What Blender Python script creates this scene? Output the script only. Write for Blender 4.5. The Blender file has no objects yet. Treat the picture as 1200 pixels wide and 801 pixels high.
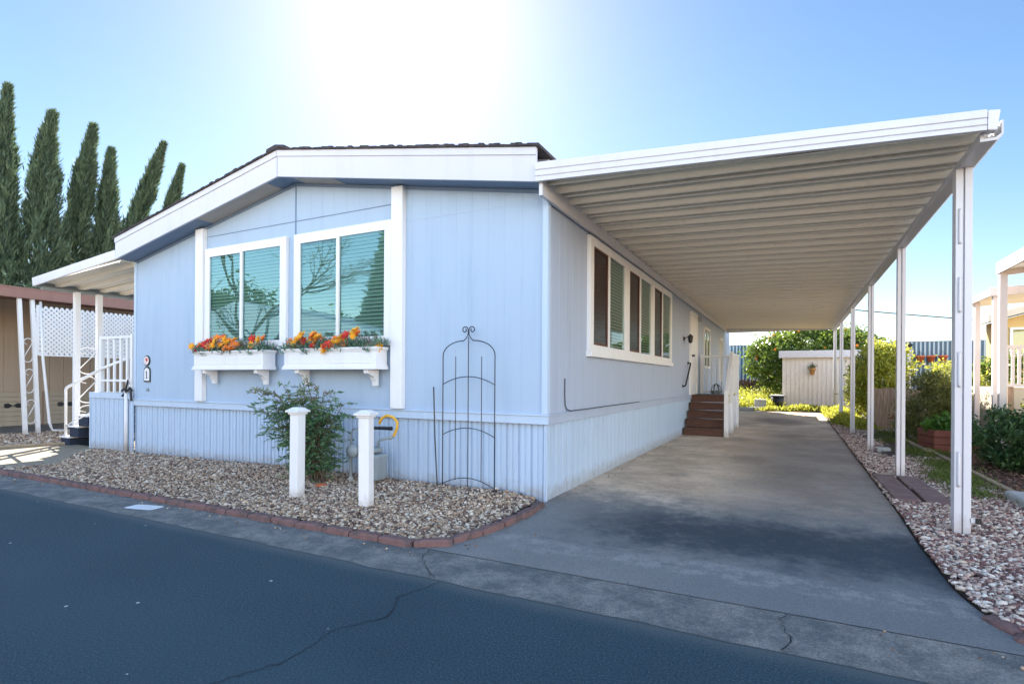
import bpy, math, random
import numpy as np
from mathutils import Vector, Matrix, noise
R = math.radians
random.seed(7); rng = np.random.default_rng(7)
sc = bpy.context.scene
COL = sc.collection

# ------------------------------------------------------------------ helpers
class MB:
    def __init__(s): s.v = []; s.f = []
    def quad(s, a, b, c, d):
        n = len(s.v); s.v += [tuple(a), tuple(b), tuple(c), tuple(d)]; s.f.append((n, n+1, n+2, n+3)); return s
    def poly(s, pts):
        n = len(s.v); s.v += [tuple(p) for p in pts]; s.f.append(tuple(range(n, n+len(pts)))); return s
    def box(s, x0, x1, y0, y1, z0, z1):
        n = len(s.v)
        s.v += [(x0,y0,z0),(x1,y0,z0),(x1,y1,z0),(x0,y1,z0),(x0,y0,z1),(x1,y0,z1),(x1,y1,z1),(x0,y1,z1)]
        s.f += [(n,n+3,n+2,n+1),(n+4,n+5,n+6,n+7),(n,n+1,n+5,n+4),(n+1,n+2,n+6,n+5),(n+2,n+3,n+7,n+6),(n+3,n,n+4,n+7)]
        return s
    def hexa(s, p):            # 8 points, order of box()
        n = len(s.v); s.v += [tuple(q) for q in p]
        s.f += [(n,n+3,n+2,n+1),(n+4,n+5,n+6,n+7),(n,n+1,n+5,n+4),(n+1,n+2,n+6,n+5),(n+2,n+3,n+7,n+6),(n+3,n,n+4,n+7)]
        return s
    def prism(s, pts, axis, a, b):   # closed outline in the two other axes, extruded along axis from a to b
        def mk(u, v, w):
            return {'x': (w,u,v), 'y': (u,w,v), 'z': (u,v,w)}[axis]
        n = len(s.v); m = len(pts)
        s.v += [mk(u,v,a) for u,v in pts] + [mk(u,v,b) for u,v in pts]
        s.f.append(tuple(range(n, n+m))); s.f.append(tuple(range(n+2*m-1, n+m-1, -1)))
        for i in range(m): j = (i+1)%m; s.f.append((n+i, n+m+i, n+m+j, n+j))
        return s
    def tube(s, pts, r, seg=8, closed=False):
        pts = [Vector(p) for p in pts]; k = len(pts)
        rr = r if isinstance(r, (list, tuple)) else [r]*k
        n0 = len(s.v); up = None
        for i, p in enumerate(pts):
            if closed: t = (pts[(i+1)%k]-pts[i-1])
            else: t = pts[min(i+1,k-1)]-pts[max(i-1,0)]
            if t.length < 1e-9: t = Vector((0,0,1))
            t.normalize()
            if up is None: up = t.orthogonal().normalized()
            up = (up - t*up.dot(t))
            if up.length < 1e-6: up = t.orthogonal()
            up.normalize(); b = t.cross(up)
            for q in range(seg):
                a = 2*math.pi*q/seg
                s.v.append(tuple(p + (up*math.cos(a)+b*math.sin(a))*rr[i]))
        for i in range(k if closed else k-1):
            j = (i+1)%k
            for q in range(seg):
                w = (q+1)%seg
                s.f.append((n0+i*seg+q, n0+i*seg+w, n0+j*seg+w, n0+j*seg+q))
        if not closed:
            s.f.append(tuple(n0+q for q in range(seg-1,-1,-1))); s.f.append(tuple(n0+(k-1)*seg+q for q in range(seg)))
        return s
    def lathe(s, prof, c, seg=20, axis='z'):
        n0 = len(s.v)
        for r, h in prof:
            for q in range(seg):
                a = 2*math.pi*q/seg
                u, v = r*math.cos(a), r*math.sin(a)
                s.v.append({'z': (c[0]+u,c[1]+v,c[2]+h), 'y': (c[0]+u,c[1]+h,c[2]+v), 'x': (c[0]+h,c[1]+u,c[2]+v)}[axis])
        for i in range(len(prof)-1):
            for q in range(seg):
                w = (q+1)%seg; s.f.append((n0+i*seg+q, n0+i*seg+w, n0+(i+1)*seg+w, n0+(i+1)*seg+q))
        s.f.append(tuple(n0+q for q in range(seg))); s.f.append(tuple(n0+(len(prof)-1)*seg+q for q in range(seg)))
        return s
    def build(s, name, mat, parent=None, bevel=0, smooth=False, origin=None, label=None):
        me = bpy.data.meshes.new(name); me.from_pydata(s.v, [], s.f); me.update()
        import bmesh
        bm = bmesh.new(); bm.from_mesh(me); bmesh.ops.recalc_face_normals(bm, faces=bm.faces); bm.to_mesh(me); bm.free()
        return link(name, me, mat, parent, bevel, smooth, label)
def link(name, me, mat, parent=None, bevel=0, smooth=False, label=None):
    o = bpy.data.objects.new(name, me); COL.objects.link(o)
    if mat: me.materials.append(mat)
    if smooth: me.polygons.foreach_set('use_smooth', [True]*len(me.polygons))
    if bevel:
        m = o.modifiers.new('bevel','BEVEL'); m.width = bevel; m.segments = 2; m.limit_method = 'ANGLE'; m.angle_limit = R(40)
    if parent: o.parent = parent
    if label: o['label'] = label
    return o
def tag(o, label, cat, group=None, kind=None):
    o['label'] = label; o['category'] = cat
    if group: o['group'] = group
    if kind: o['kind'] = kind
    return o
def thing(name, label, cat, loc=(0,0,0), group=None, rz=0):
    o = bpy.data.objects.new(name, None); COL.objects.link(o); o.location = loc; o.rotation_euler = (0,0,rz)
    o.empty_display_size = .1
    return tag(o, label, cat, group)
def struct(o, label=None, cat=None, kind='structure'):
    o['kind'] = kind
    if label: o['label'] = label
    if cat: o['category'] = cat
    return o
def copy_tree(o, parent=None):
    c = o.copy(); COL.objects.link(c)
    if parent: c.parent = parent
    for ch in [q for q in bpy.data.objects if q.parent == o]: copy_tree(ch, c)
    return c
def gz(y): return max(0.0, (y-9.0))*0.022          # the lot rises gently towards the back

# ------------------------------------------------------------------ materials
def mat_new(name):
    m = bpy.data.materials.new(name); m.use_nodes = True
    nt = m.node_tree; b = nt.nodes['Principled BSDF']; return m, nt, b
def N(nt, t, **kw):
    n = nt.nodes.new(t)
    for k, v in kw.items():
        if k.startswith('i_'):
            key = k[2:]; n.inputs[int(key) if key.isdigit() else key].default_value = v
        else: setattr(n, k, v)
    return n
def ramp(nt, fac, stops, interp='LINEAR'):
    r = nt.nodes.new('ShaderNodeValToRGB'); r.color_ramp.interpolation = interp
    cr = r.color_ramp
    while len(cr.elements) < len(stops): cr.elements.new(.5)
    for e, (p, c) in zip(cr.elements, stops):
        e.position = p; e.color = (*c, 1) if len(c) == 3 else c
    nt.links.new(fac, r.inputs[0]); return r
def coords(nt): return nt.nodes.new('ShaderNodeTexCoord').outputs['Object']
def geo_pos(nt): return nt.nodes.new('ShaderNodeNewGeometry').outputs['Position']
def noise_t(nt, vec, scale, detail=4, rough=.55, mapping=None):
    if mapping:
        mp = nt.nodes.new('ShaderNodeMapping'); mp.inputs['Scale'].default_value = mapping
        nt.links.new(vec, mp.inputs[0]); vec = mp.outputs[0]
    n = N(nt, 'ShaderNodeTexNoise', i_Scale=scale, i_Detail=detail, i_Roughness=rough); nt.links.new(vec, n.inputs['Vector']); return n.outputs['Fac']
def mixc(nt, fac, a, b, blend='MIX'):
    m = N(nt, 'ShaderNodeMix', data_type='RGBA', blend_type=blend)
    for inp, val in ((0, fac), (6, a), (7, b)):
        if isinstance(val, (int, float)): m.inputs[inp].default_value = val
        elif isinstance(val, (tuple, list)): m.inputs[inp].default_value = (*val, 1) if len(val) == 3 else val
        else: nt.links.new(val, m.inputs[inp])
    return m.outputs[2]
def bump(nt, b, h, strength=.2, dist=.01):
    n = N(nt, 'ShaderNodeBump', i_Strength=strength, i_Distance=dist); nt.links.new(h, n.inputs['Height']); nt.links.new(n.outputs[0], b.inputs['Normal'])
def mth(nt, op, a, b=None, clamp=False):
    m = N(nt, 'ShaderNodeMath', operation=op, use_clamp=clamp)
    for i, v in enumerate((a, b)):
        if v is None: continue
        if isinstance(v, (int, float)): m.inputs[i].default_value = v
        else: nt.links.new(v, m.inputs[i])
    return m.outputs[0]
def sstep(nt, v, a, b):
    m = N(nt, 'ShaderNodeMapRange', interpolation_type='SMOOTHSTEP'); nt.links.new(v, m.inputs[0])
    m.inputs[1].default_value = a; m.inputs[2].default_value = b; return m.outputs[0]

def painted(name, col, rough=.55, dirt=.12, dirtcol=None, streak=True, bumpy=.15, metallic=0, spec=.4, splash=False):
    m, nt, b = mat_new(name); p = geo_pos(nt)
    n1 = noise_t(nt, p, 1.3, 5); n2 = noise_t(nt, p, 6 if streak else 9, 4, .6, (1,1,.12) if streak else (1,1,1))
    dc = dirtcol or tuple(c*.55 for c in col)
    f = mth(nt, 'MULTIPLY', sstep(nt, n2, .45, .8), dirt*2.2)
    f = mth(nt, 'ADD', f, mth(nt, 'MULTIPLY', sstep(nt, n1, .5, .85), dirt), True)
    c = mixc(nt, f, col, dc)
    if splash:
        sx = N(nt,'ShaderNodeSeparateXYZ'); nt.links.new(p, sx.inputs[0])
        ed_ = mth(nt,'ADD', sx.outputs[2], mth(nt,'MULTIPLY', mth(nt,'SUBTRACT', noise_t(nt, p, 9, 6, .75), .5), .35))
        c = mixc(nt, mth(nt,'MULTIPLY', sstep(nt, ed_, .20, .04), .5), c, (.25,.20,.16))
    fine = noise_t(nt, p, 60, 3)
    c = mixc(nt, mth(nt, 'MULTIPLY', fine, .12), c, tuple(min(1, q*1.25) for q in col))
    nt.links.new(c, b.inputs['Base Color'])
    b.inputs['Roughness'].default_value = rough; b.inputs['Metallic'].default_value = metallic
    b.inputs['Specular IOR Level'].default_value = spec
    bump(nt, b, noise_t(nt, p, 45, 3), bumpy, .004)
    return m
M = {}
M['wall'] = painted('blue_siding', (.375,.475,.60), .6, .12, (.2,.3,.45))
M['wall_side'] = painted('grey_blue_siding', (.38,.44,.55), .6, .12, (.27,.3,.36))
M['skirt'] = painted('blue_skirting', (.43,.54,.68), .45, .10, (.30,.34,.38), splash=True)
M['trimblue'] = painted('blue_trim', (.47,.57,.70), .5, .08, (.2,.3,.45))
M['white'] = painted('white_paint', (.76,.76,.77), .45, .12, (.5,.45,.38), splash=True)
M['fascia'] = painted('fascia_white', (.58,.58,.64), .5, .12, (.42,.43,.47))
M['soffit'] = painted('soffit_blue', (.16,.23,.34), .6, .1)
M['vent'] = painted('vent_beige', (.42,.38,.34), .6, .1)
M['metalwhite'] = painted('enamel_white_metal', (.60,.59,.62), .35, .10, (.42,.34,.27), spec=.5, splash=True)
M['tanwall'] = painted('tan_siding', (.42,.33,.25), .7, .15)
M['tanskirt'] = painted('tan_blocks', (.40,.34,.26), .7, .15)
M['brownfascia'] = painted('brown_fascia', (.28,.15,.12), .6, .15)
M['shed'] = painted('shed_metal', (.72,.66,.60), .5, .10, (.45,.40,.36))
M['yellow'] = painted('yellow_wall', (.62,.43,.17), .6, .1)
M['pinkwhite'] = painted('pinkish_white', (.72,.64,.62), .5, .12)
M['black'] = painted('black_iron', (.012,.014,.018), .4, .2, (.05,.035,.025))
M['darkstep'] = painted('dark_step_carpet', (.02,.03,.055), .9, .2)
M['grey'] = painted('grey_metal', (.25,.29,.31), .45, .2)
M['yellowpipe'] = painted('yellow_hose', (.72,.38,.03), .4, .1)
M['terracotta'] = painted('terracotta', (.55,.13,.05), .7, .2, streak=False)
M['tanclay'] = painted('tan_clay', (.55,.30,.12), .7, .2, streak=False)
M['brickred'] = painted('edging_red', (.17,.095,.088), .9, .9, (.10,.07,.065), streak=False, bumpy=.6)
M['paver'] = painted('paver_brown', (.17,.105,.10), .85, .5, (.25,.18,.16), streak=False, bumpy=.6)
M['brownframe'] = painted('brown_frame', (.10,.035,.02), .5, .2)
M['rock'] = painted('concrete_block', (.42,.42,.41), .9, .3, streak=False, bumpy=.5)
M['cream'] = painted('cream_stucco', (.62,.52,.40), .8, .15, bumpy=.5)

def wood(name, c1, c2, scale=8, axis=(1,12,12), rough=.7):
    m, nt, b = mat_new(name); p = geo_pos(nt)
    n = noise_t(nt, p, scale, 6, .65, axis); c = ramp(nt, n, [(.3,c1),(.7,c2)]).outputs[0]
    nt.links.new(c, b.inputs['Base Color']); b.inputs['Roughness'].default_value = rough; bump(nt, b, n, .4, .01); return m
M['stepwood'] = wood('redwood_steps', (.055,.022,.014), (.14,.062,.038), 5, (1,14,14))
M['fencewood'] = wood('grey_fence_wood', (.22,.13,.08), (.50,.34,.23), 4, (9,9,.8))
M['timber'] = wood('weathered_timber', (.22,.16,.10), (.38,.30,.20), 5, (14,1,14))
M['planterwood'] = wood('red_planter_wood', (.13,.04,.025), (.28,.09,.06), 5, (1,1,14))
M['bark'] = wood('bark', (.06,.04,.03), (.16,.11,.08), 6, (6,6,1), .9)

def asphalt():
    m, nt, b = mat_new('asphalt'); p = geo_pos(nt)
    fine = noise_t(nt, p, 95, 4, .85); mid = noise_t(nt, p, 14, 5, .6); big = noise_t(nt, p, .7, 4, .6)
    c = ramp(nt, fine, [(.34,(.006,.014,.018)),(.5,(.025,.056,.070)),(.62,(.065,.11,.135)),(.74,(.24,.27,.28))]).outputs[0]
    c = mixc(nt, mth(nt,'MULTIPLY',sstep(nt,big,.35,.75),.4), c, (.012,.034,.048))
    c = mixc(nt, mth(nt,'MULTIPLY',sstep(nt,mid,.55,.85),.3), c, (.036,.062,.074))
    v = N(nt,'ShaderNodeTexVoronoi', feature='DISTANCE_TO_EDGE', i_Scale=.32)
    w = noise_t(nt, p, 2.2, 5, .7)
    # dusty joint along the gutter
    sx = N(nt,'ShaderNodeSeparateXYZ'); nt.links.new(p, sx.inputs[0])
    yy = mth(nt,'ADD', sx.outputs[1], mth(nt,'MULTIPLY', w, .09))
    c = mixc(nt, mth(nt,'MULTIPLY', sstep(nt, yy, -2.42, -2.24), .5), c, (.13,.135,.13))
    tw = mth(nt,'ABSOLUTE', mth(nt,'ADD', mth(nt,'ADD', sx.outputs[1], 3.35), mth(nt,'MULTIPLY', big, .5)))
    c = mixc(nt, mth(nt,'MULTIPLY', sstep(nt, tw, .5, .1), .3), c, (.045,.075,.092))
    speck = N(nt,'ShaderNodeTexVoronoi', i_Scale=3.1); nt.links.new(p, speck.inputs['Vector'])
    c = mixc(nt, mth(nt,'LESS_THAN', speck.outputs['Distance'], .028), c, (.55,.53,.5))
    nt.links.new(c, b.inputs['Base Color']); b.inputs['Roughness'].default_value = .82
    b.inputs['Specular IOR Level'].default_value = .35
    h = mth(nt,'ADD', fine, mth(nt,'MULTIPLY', mid, .4)); bump(nt, b, fine, .28, .003)
    return m
M['asphalt'] = asphalt()

def concrete_drive():
    m, nt, b = mat_new('driveway_concrete'); p = geo_pos(nt)
    sx = N(nt,'ShaderNodeSeparateXYZ'); nt.links.new(p, sx.inputs[0]); X, Y = sx.outputs[0], sx.outputs[1]
    fine = noise_t(nt, p, 95, 4, .85); mid = noise_t(nt, p, 7, 7, .75); big = noise_t(nt, p, 1.1, 7, .7)
    blotch = noise_t(nt, p, 2.2, 9, .78); streak = noise_t(nt, p, 2.4, 7, .75, (.5,1.6,1))
    c = mixc(nt, sstep(nt, big, .38, .66), (.53,.40,.285), (.80,.63,.48))
    c = mixc(nt, mth(nt,'MULTIPLY',sstep(nt,streak,.50,.68),.38), c, (.25,.225,.21))
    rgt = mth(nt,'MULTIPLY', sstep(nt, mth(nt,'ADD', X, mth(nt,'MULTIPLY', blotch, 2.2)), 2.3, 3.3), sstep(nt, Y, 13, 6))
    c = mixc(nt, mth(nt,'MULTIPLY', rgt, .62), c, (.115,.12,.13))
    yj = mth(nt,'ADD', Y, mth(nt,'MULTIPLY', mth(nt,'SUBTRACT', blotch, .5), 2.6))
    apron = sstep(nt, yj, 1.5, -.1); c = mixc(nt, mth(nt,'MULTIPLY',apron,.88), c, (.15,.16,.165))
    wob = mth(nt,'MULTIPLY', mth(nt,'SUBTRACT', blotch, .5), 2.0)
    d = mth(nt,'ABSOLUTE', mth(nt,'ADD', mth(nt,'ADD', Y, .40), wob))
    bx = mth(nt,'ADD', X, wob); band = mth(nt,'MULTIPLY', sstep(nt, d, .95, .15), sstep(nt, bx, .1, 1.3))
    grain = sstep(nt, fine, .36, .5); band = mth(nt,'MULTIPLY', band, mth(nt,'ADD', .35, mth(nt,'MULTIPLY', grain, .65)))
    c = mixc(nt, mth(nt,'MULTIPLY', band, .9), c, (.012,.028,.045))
    for ox, oy, rr, k in ((1.6,4.2,.45,.35),(1.9,12.6,1.0,.6),(1.2,7.5,.4,.3),(2.2,8.8,.5,.35),(.9,2.3,.2,.3)):
        dx = mth(nt,'SUBTRACT', X, ox); dy = mth(nt,'MULTIPLY', mth(nt,'SUBTRACT', Y, oy), .6)
        dd = mth(nt,'SQRT', mth(nt,'ADD', mth(nt,'MULTIPLY',dx,dx), mth(nt,'MULTIPLY',dy,dy)))
        dd = mth(nt,'ADD', dd, mth(nt,'MULTIPLY', mth(nt,'SUBTRACT',mid,.5), .9))
        c = mixc(nt, mth(nt,'MULTIPLY', sstep(nt, dd, rr, rr*.3), k), c, (.08,.065,.06))
    c = mixc(nt, mth(nt,'MULTIPLY', sstep(nt, mid, .52,.7), .35), c, (.15,.145,.145))
    # pale efflorescence line just behind the gutter joint
    ey = mth(nt,'ABSOLUTE', mth(nt,'ADD', mth(nt,'ADD', Y, 1.35), mth(nt,'MULTIPLY', mth(nt,'SUBTRACT', streak,.5), .8)))
    c = mixc(nt, mth(nt,'MULTIPLY', mth(nt,'MULTIPLY', sstep(nt, ey, .22, .02), sstep(nt, mid, .42,.6)), .45), c, (.36,.35,.33))
    g1 = ramp(nt, fine, [(.34,(.25,.25,.25)),(.5,(.5,.5,.5)),(.68,(.85,.84,.82))]).outputs[0]
    c = mixc(nt, .6, c, g1, 'OVERLAY')
    pk = N(nt,'ShaderNodeTexVoronoi', i_Scale=5.3); nt.links.new(p, pk.inputs['Vector'])
    c = mixc(nt, mth(nt,'LESS_THAN', pk.outputs['Distance'], .035), c, (.03,.025,.02))
    nt.links.new(c, b.inputs['Base Color']); b.inputs['Roughness'].default_value = .8
    b.inputs['Specular IOR Level'].default_value = .3
    bump(nt, b, mth(nt,'ADD', fine, mid), .6, .005); return m
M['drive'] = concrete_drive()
def gutter():
    m, nt, b = mat_new('gutter_concrete'); p = geo_pos(nt)
    fine = noise_t(nt, p, 95, 4, .85); mid = noise_t(nt, p, 4, 8, .75)
    c = mixc(nt, sstep(nt, mid, .38,.66), (.11,.115,.115), (.24,.225,.205))
    g1 = ramp(nt, fine, [(.34,(.2,.2,.2)),(.5,(.5,.5,.5)),(.68,(.9,.88,.85))]).outputs[0]
    c = mixc(nt, .7, c, g1, 'OVERLAY')
    nt.links.new(c, b.inputs['Base Color']); b.inputs['Roughness'].default_value = .85; b.inputs['Specular IOR Level'].default_value = .3
    bump(nt, b, fine, .6, .005); return m
M['gutter'] = gutter()
def plainnoise(name, stops, scale=8, rough=.9, bs=.5, bd=.02):
    m, nt, b = mat_new(name); p = geo_pos(nt)
    n = noise_t(nt, p, scale, 8, .7); c = ramp(nt, n, stops).outputs[0]
    nt.links.new(c, b.inputs['Base Color']); b.inputs['Roughness'].default_value = rough; bump(nt, b, n, bs, bd); return m
M['path'] = plainnoise('path_concrete', [(.3,(.20,.16,.11)),(.7,(.34,.28,.20))], 12, bs=.3, bd=.004)
M['dirt'] = plainnoise('dirt', [(.3,(.10,.075,.055)),(.7,(.26,.20,.15))], 5)
M['gravelbase'] = plainnoise('gravel_base', [(.35,(.012,.008,.007)),(.6,(.05,.033,.025)),(.75,(.10,.07,.05))], 60)
M['mulch'] = plainnoise('mulch', [(.3,(.035,.014,.01)),(.7,(.13,.055,.035))], 40)
M['roadfar'] = M['gutter']
M['crack'] = plainnoise('crack_dark', [(.3,(.010,.016,.022)),(.7,(.02,.03,.04))], 40)
M['tar'] = M['crack']
M['shingle'] = plainnoise('shingles', [(.3,(.02,.018,.02)),(.7,(.07,.055,.06))], 14)
M['paintwhite'] = plainnoise('worn_white_paint', [(.3,(.62,.63,.64)),(.7,(.78,.78,.78))], 40, .7, .2, .003)
M['smear'] = plainnoise('worn_numeral', [(.3,(.34,.34,.38)),(.7,(.5,.5,.54))], 60, .8, .2, .003)

def underside():
    m, nt, b = mat_new('carport_pan_metal'); p = geo_pos(nt)
    n = noise_t(nt, p, 2.0, 6, .65, (.5,3,1)); n2 = noise_t(nt, p, 14, 4, .6)
    c = mixc(nt, sstep(nt, n, .5,.85), (.92,.84,.71), (.82,.72,.58))
    c = mixc(nt, mth(nt,'MULTIPLY', sstep(nt,n2,.55,.8), .2), c, (.45,.32,.2))
    sx = N(nt,'ShaderNodeSeparateXYZ'); nt.links.new(p, sx.inputs[0])
    fy = mth(nt,'FRACT', mth(nt,'DIVIDE', mth(nt,'ADD', sx.outputs[1], .30), .395))
    for c0, wd in ((.13,.026),(.46,.022),(.595,.022),(.96,.026)):
        dl = mth(nt,'ABSOLUTE', mth(nt,'SUBTRACT', fy, c0)); c = mixc(nt, mth(nt,'MULTIPLY', sstep(nt, dl, wd, wd*.3), mth(nt,'ADD', .35, mth(nt,'MULTIPLY', n2, .5))), c, (.20,.125,.07))
    nt.links.new(c, b.inputs['Base Color']); b.inputs['Roughness'].default_value = .38; b.inputs['Specular IOR Level'].default_value = .5; return m
M['pan'] = underside()

def glass(name, tint=(.75,.85,.85), ior=2.1, rough=.0, refl=(.75,.9,1)):
    m = bpy.data.materials.new(name); m.use_nodes = True; nt = m.node_tree; nt.nodes.clear()
    out = N(nt,'ShaderNodeOutputMaterial'); mx = N(nt,'ShaderNodeMixShader'); tr = N(nt,'ShaderNodeBsdfTransparent'); gl = N(nt,'ShaderNodeBsdfGlossy')
    tr.inputs[0].default_value = (*tint,1); gl.inputs['Roughness'].default_value = rough; gl.inputs[0].default_value = (*refl,1)
    fr = N(nt,'ShaderNodeFresnel', i_IOR=ior); gb = nt.nodes.new('ShaderNodeNewGeometry')
    frm = mth(nt,'MULTIPLY', fr.outputs[0], mth(nt,'SUBTRACT', 1.0, gb.outputs['Backfacing']))
    wv = N(nt,'ShaderNodeTexNoise', i_Scale=1.1, i_Detail=1); nt.links.new(geo_pos(nt), wv.inputs['Vector'])
    bp = N(nt,'ShaderNodeBump', i_Strength=.06, i_Distance=.05); nt.links.new(wv.outputs['Fac'], bp.inputs['Height']); nt.links.new(bp.outputs[0], gl.inputs['Normal'])
    nt.links.new(frm, mx.inputs[0]); nt.links.new(tr.outputs[0], mx.inputs[1]); nt.links.new(gl.outputs[0], mx.inputs[2]); nt.links.new(mx.outputs[0], out.inputs[0])
    return m
M['glass'] = glass('window_glass', (.80,.92,.90), 2.5, 0, (.32,.58,.68))
M['glass2'] = glass('side_window_glass', (.85,.9,.86), 1.7)
M['screen'] = glass('window_screen', (.70,.60,.54), 1.25, .25)
M['blind'] = painted('blind_slats', (.36,.40,.36), .5, .05)
M['brownblind'] = painted('brown_blind_slats', (.18,.10,.06), .5, .05)
M['inside'] = painted('dark_inside', (.015,.018,.018), .9, .05)

def leafmat(name, dark, light, trans=.35, rough=.5, third=None):
    m = bpy.data.materials.new(name); m.use_nodes = True; nt = m.node_tree; b = nt.nodes['Principled BSDF']; out = nt.nodes['Material Output']
    at = N(nt,'ShaderNodeAttribute', attribute_name='tone')
    stops = [(0,dark),(1,light)] if third is None else [(0,dark),(.7,light),(1,third)]
    c = ramp(nt, at.outputs['Fac'], stops).outputs[0]
    nt.links.new(c, b.inputs['Base Color']); b.inputs['Roughness'].default_value = rough
    t = N(nt,'ShaderNodeBsdfTranslucent'); lt = mixc(nt, .5, c, (.35,.45,.05), 'MULTIPLY')
    cc = mixc(nt, .6, c, light); nt.links.new(cc, t.inputs[0])
    mx = N(nt,'ShaderNodeMixShader', i_0=trans); nt.links.new(b.outputs[0], mx.inputs[1]); nt.links.new(t.outputs[0], mx.inputs[2]); nt.links.new(mx.outputs[0], out.inputs[0])
    return m
M['cypress'] = leafmat('cypress_foliage', (.035,.065,.045), (.16,.24,.14), .3, .7)
M['olive'] = leafmat('olive_foliage', (.04,.06,.03), (.18,.19,.10), .25, .7)
M['nandina'] = leafmat('nandina_foliage', (.03,.10,.05), (.17,.30,.13), .35, .35, (.26,.18,.10))
M['citrus'] = leafmat('citrus_foliage', (.03,.07,.012), (.20,.27,.04), .45, .35)
M['yellowgreen'] = leafmat('yellow_green_foliage', (.14,.18,.02), (.55,.55,.08), .5, .5)
M['darkshrub'] = leafmat('dark_shrub_foliage', (.05,.07,.025), (.26,.28,.08), .4, .5)
M['hedge'] = leafmat('hedge_foliage', (.018,.06,.025), (.12,.22,.07), .35, .35)
M['grass'] = leafmat('grass_blades', (.04,.08,.015), (.20,.25,.05), .4, .6)
M['ivy'] = leafmat('bright_leaf', (.03,.10,.015), (.14,.28,.04), .35, .4)
M['redleaf'] = leafmat('rusty_foliage', (.10,.03,.015), (.28,.14,.05), .3, .5)
M['bluegreen'] = leafmat('blue_green_sprigs', (.03,.10,.07), (.17,.33,.22), .25, .5, (.45,.24,.24))
M['petal_yellow'] = painted('petal_yellow', (.80,.38,.02), .6, .1)
M['petal_orange'] = painted('petal_orange', (.78,.20,.02), .6, .1)
M['petal_red'] = painted('petal_red', (.55,.035,.02), .6, .1)
M['plum'] = painted('plum_sprig', (.10,.03,.06), .7, .1)
M['orange'] = painted('orange_fruit', (.80,.22,.02), .5, .05)

def stonemat(name, stops):
    m, nt, b = mat_new(name); at = N(nt,'ShaderNodeAttribute', attribute_name='tone')
    c = ramp(nt, at.outputs['Fac'], stops).outputs[0]
    n = noise_t(nt, geo_pos(nt), 90, 3); c = mixc(nt, mth(nt,'MULTIPLY',n,.45), c, (.22,.17,.14))
    nt.links.new(c, b.inputs['Base Color']); b.inputs['Roughness'].default_value = .75; return m
M['pebble_tan'] = stonemat('tan_pebbles', [(0,(.03,.010,.008)),(.26,(.18,.095,.06)),(.46,(.42,.27,.165)),(.78,(.60,.44,.29)),(1,(.88,.76,.62))])
M['pebble_white'] = stonemat('white_pebbles', [(0,(.035,.012,.014)),(.26,(.19,.06,.055)),(.44,(.44,.28,.22)),(.72,(.60,.46,.36)),(1,(.86,.77,.67))])

# slatted far fence (colour belongs to the slats)
M['slatblue'] = painted('slat_blue', (.06,.11,.16), .5, .2)
M['slatpale'] = painted('slat_pale', (.36,.44,.50), .5, .2)

# ------------------------------------------------------------------ numpy mesh clouds
def np_mesh(name, V, F, tone=None):
    V = np.asarray(V, dtype=np.float32); F = np.asarray(F, dtype=np.int32); k = F.shape[1]
    me = bpy.data.meshes.new(name)
    me.vertices.add(len(V)); me.vertices.foreach_set('co', V.ravel())
    me.loops.add(F.size); me.loops.foreach_set('vertex_index', F.ravel())
    me.polygons.add(len(F)); me.polygons.foreach_set('loop_start', np.arange(0, F.size, k, dtype=np.int32))
    if tone is not None:
        a = me.attributes.new('tone','FLOAT','POINT'); a.data.foreach_set('value', np.asarray(tone, dtype=np.float32))
    me.update(calc_edges=True); return me
def rand_unit(n):
    v = rng.normal(size=(n,3)); return v/np.linalg.norm(v,axis=1)[:,None]
def leaves(P, L, W, D=None, tone=None, spread=.9, fold=.25):
    """leaf-shaped folded quads (two triangles' worth, pointed) at P; D = preferred direction"""
    n = len(P)
    d = rand_unit(n) if D is None else D*(1-spread)+rand_unit(n)*spread
    d /= np.linalg.norm(d,axis=1)[:,None]
    s = np.cross(d, rand_unit(n)); s /= np.linalg.norm(s,axis=1)[:,None]+1e-9
    nn = np.cross(d, s)
    L = np.broadcast_to(L,(n,))[:,None]; W = np.broadcast_to(W,(n,))[:,None]
    a = P; b = P+d*L*.45+s*W*.5+nn*W*fold; c = P+d*L; e = P+d*L*.45-s*W*.5+nn*W*fold
    V = np.stack([a,b,c,e],1).reshape(-1,3); F = np.arange(4*n).reshape(n,4)
    if tone is None: tone = rng.random(n)
    return V, F, np.repeat(tone,4)
ICO = None
def ico():
    t = (1+5**.5)/2
    v = np.array([(-1,t,0),(1,t,0),(-1,-t,0),(1,-t,0),(0,-1,t),(0,1,t),(0,-1,-t),(0,1,-t),(t,0,-1),(t,0,1),(-t,0,-1),(-t,0,1)],float)
    v /= np.linalg.norm(v[0])
    f = np.array([(0,11,5),(0,5,1),(0,1,7),(0,7,10),(0,10,11),(1,5,9),(5,11,4),(11,10,2),(10,7,6),(7,1,8),(3,9,4),(3,4,2),(3,2,6),(3,6,8),(3,8,9),(4,9,5),(2,4,11),(6,2,10),(8,6,7),(9,8,1)])
    return v, f
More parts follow.
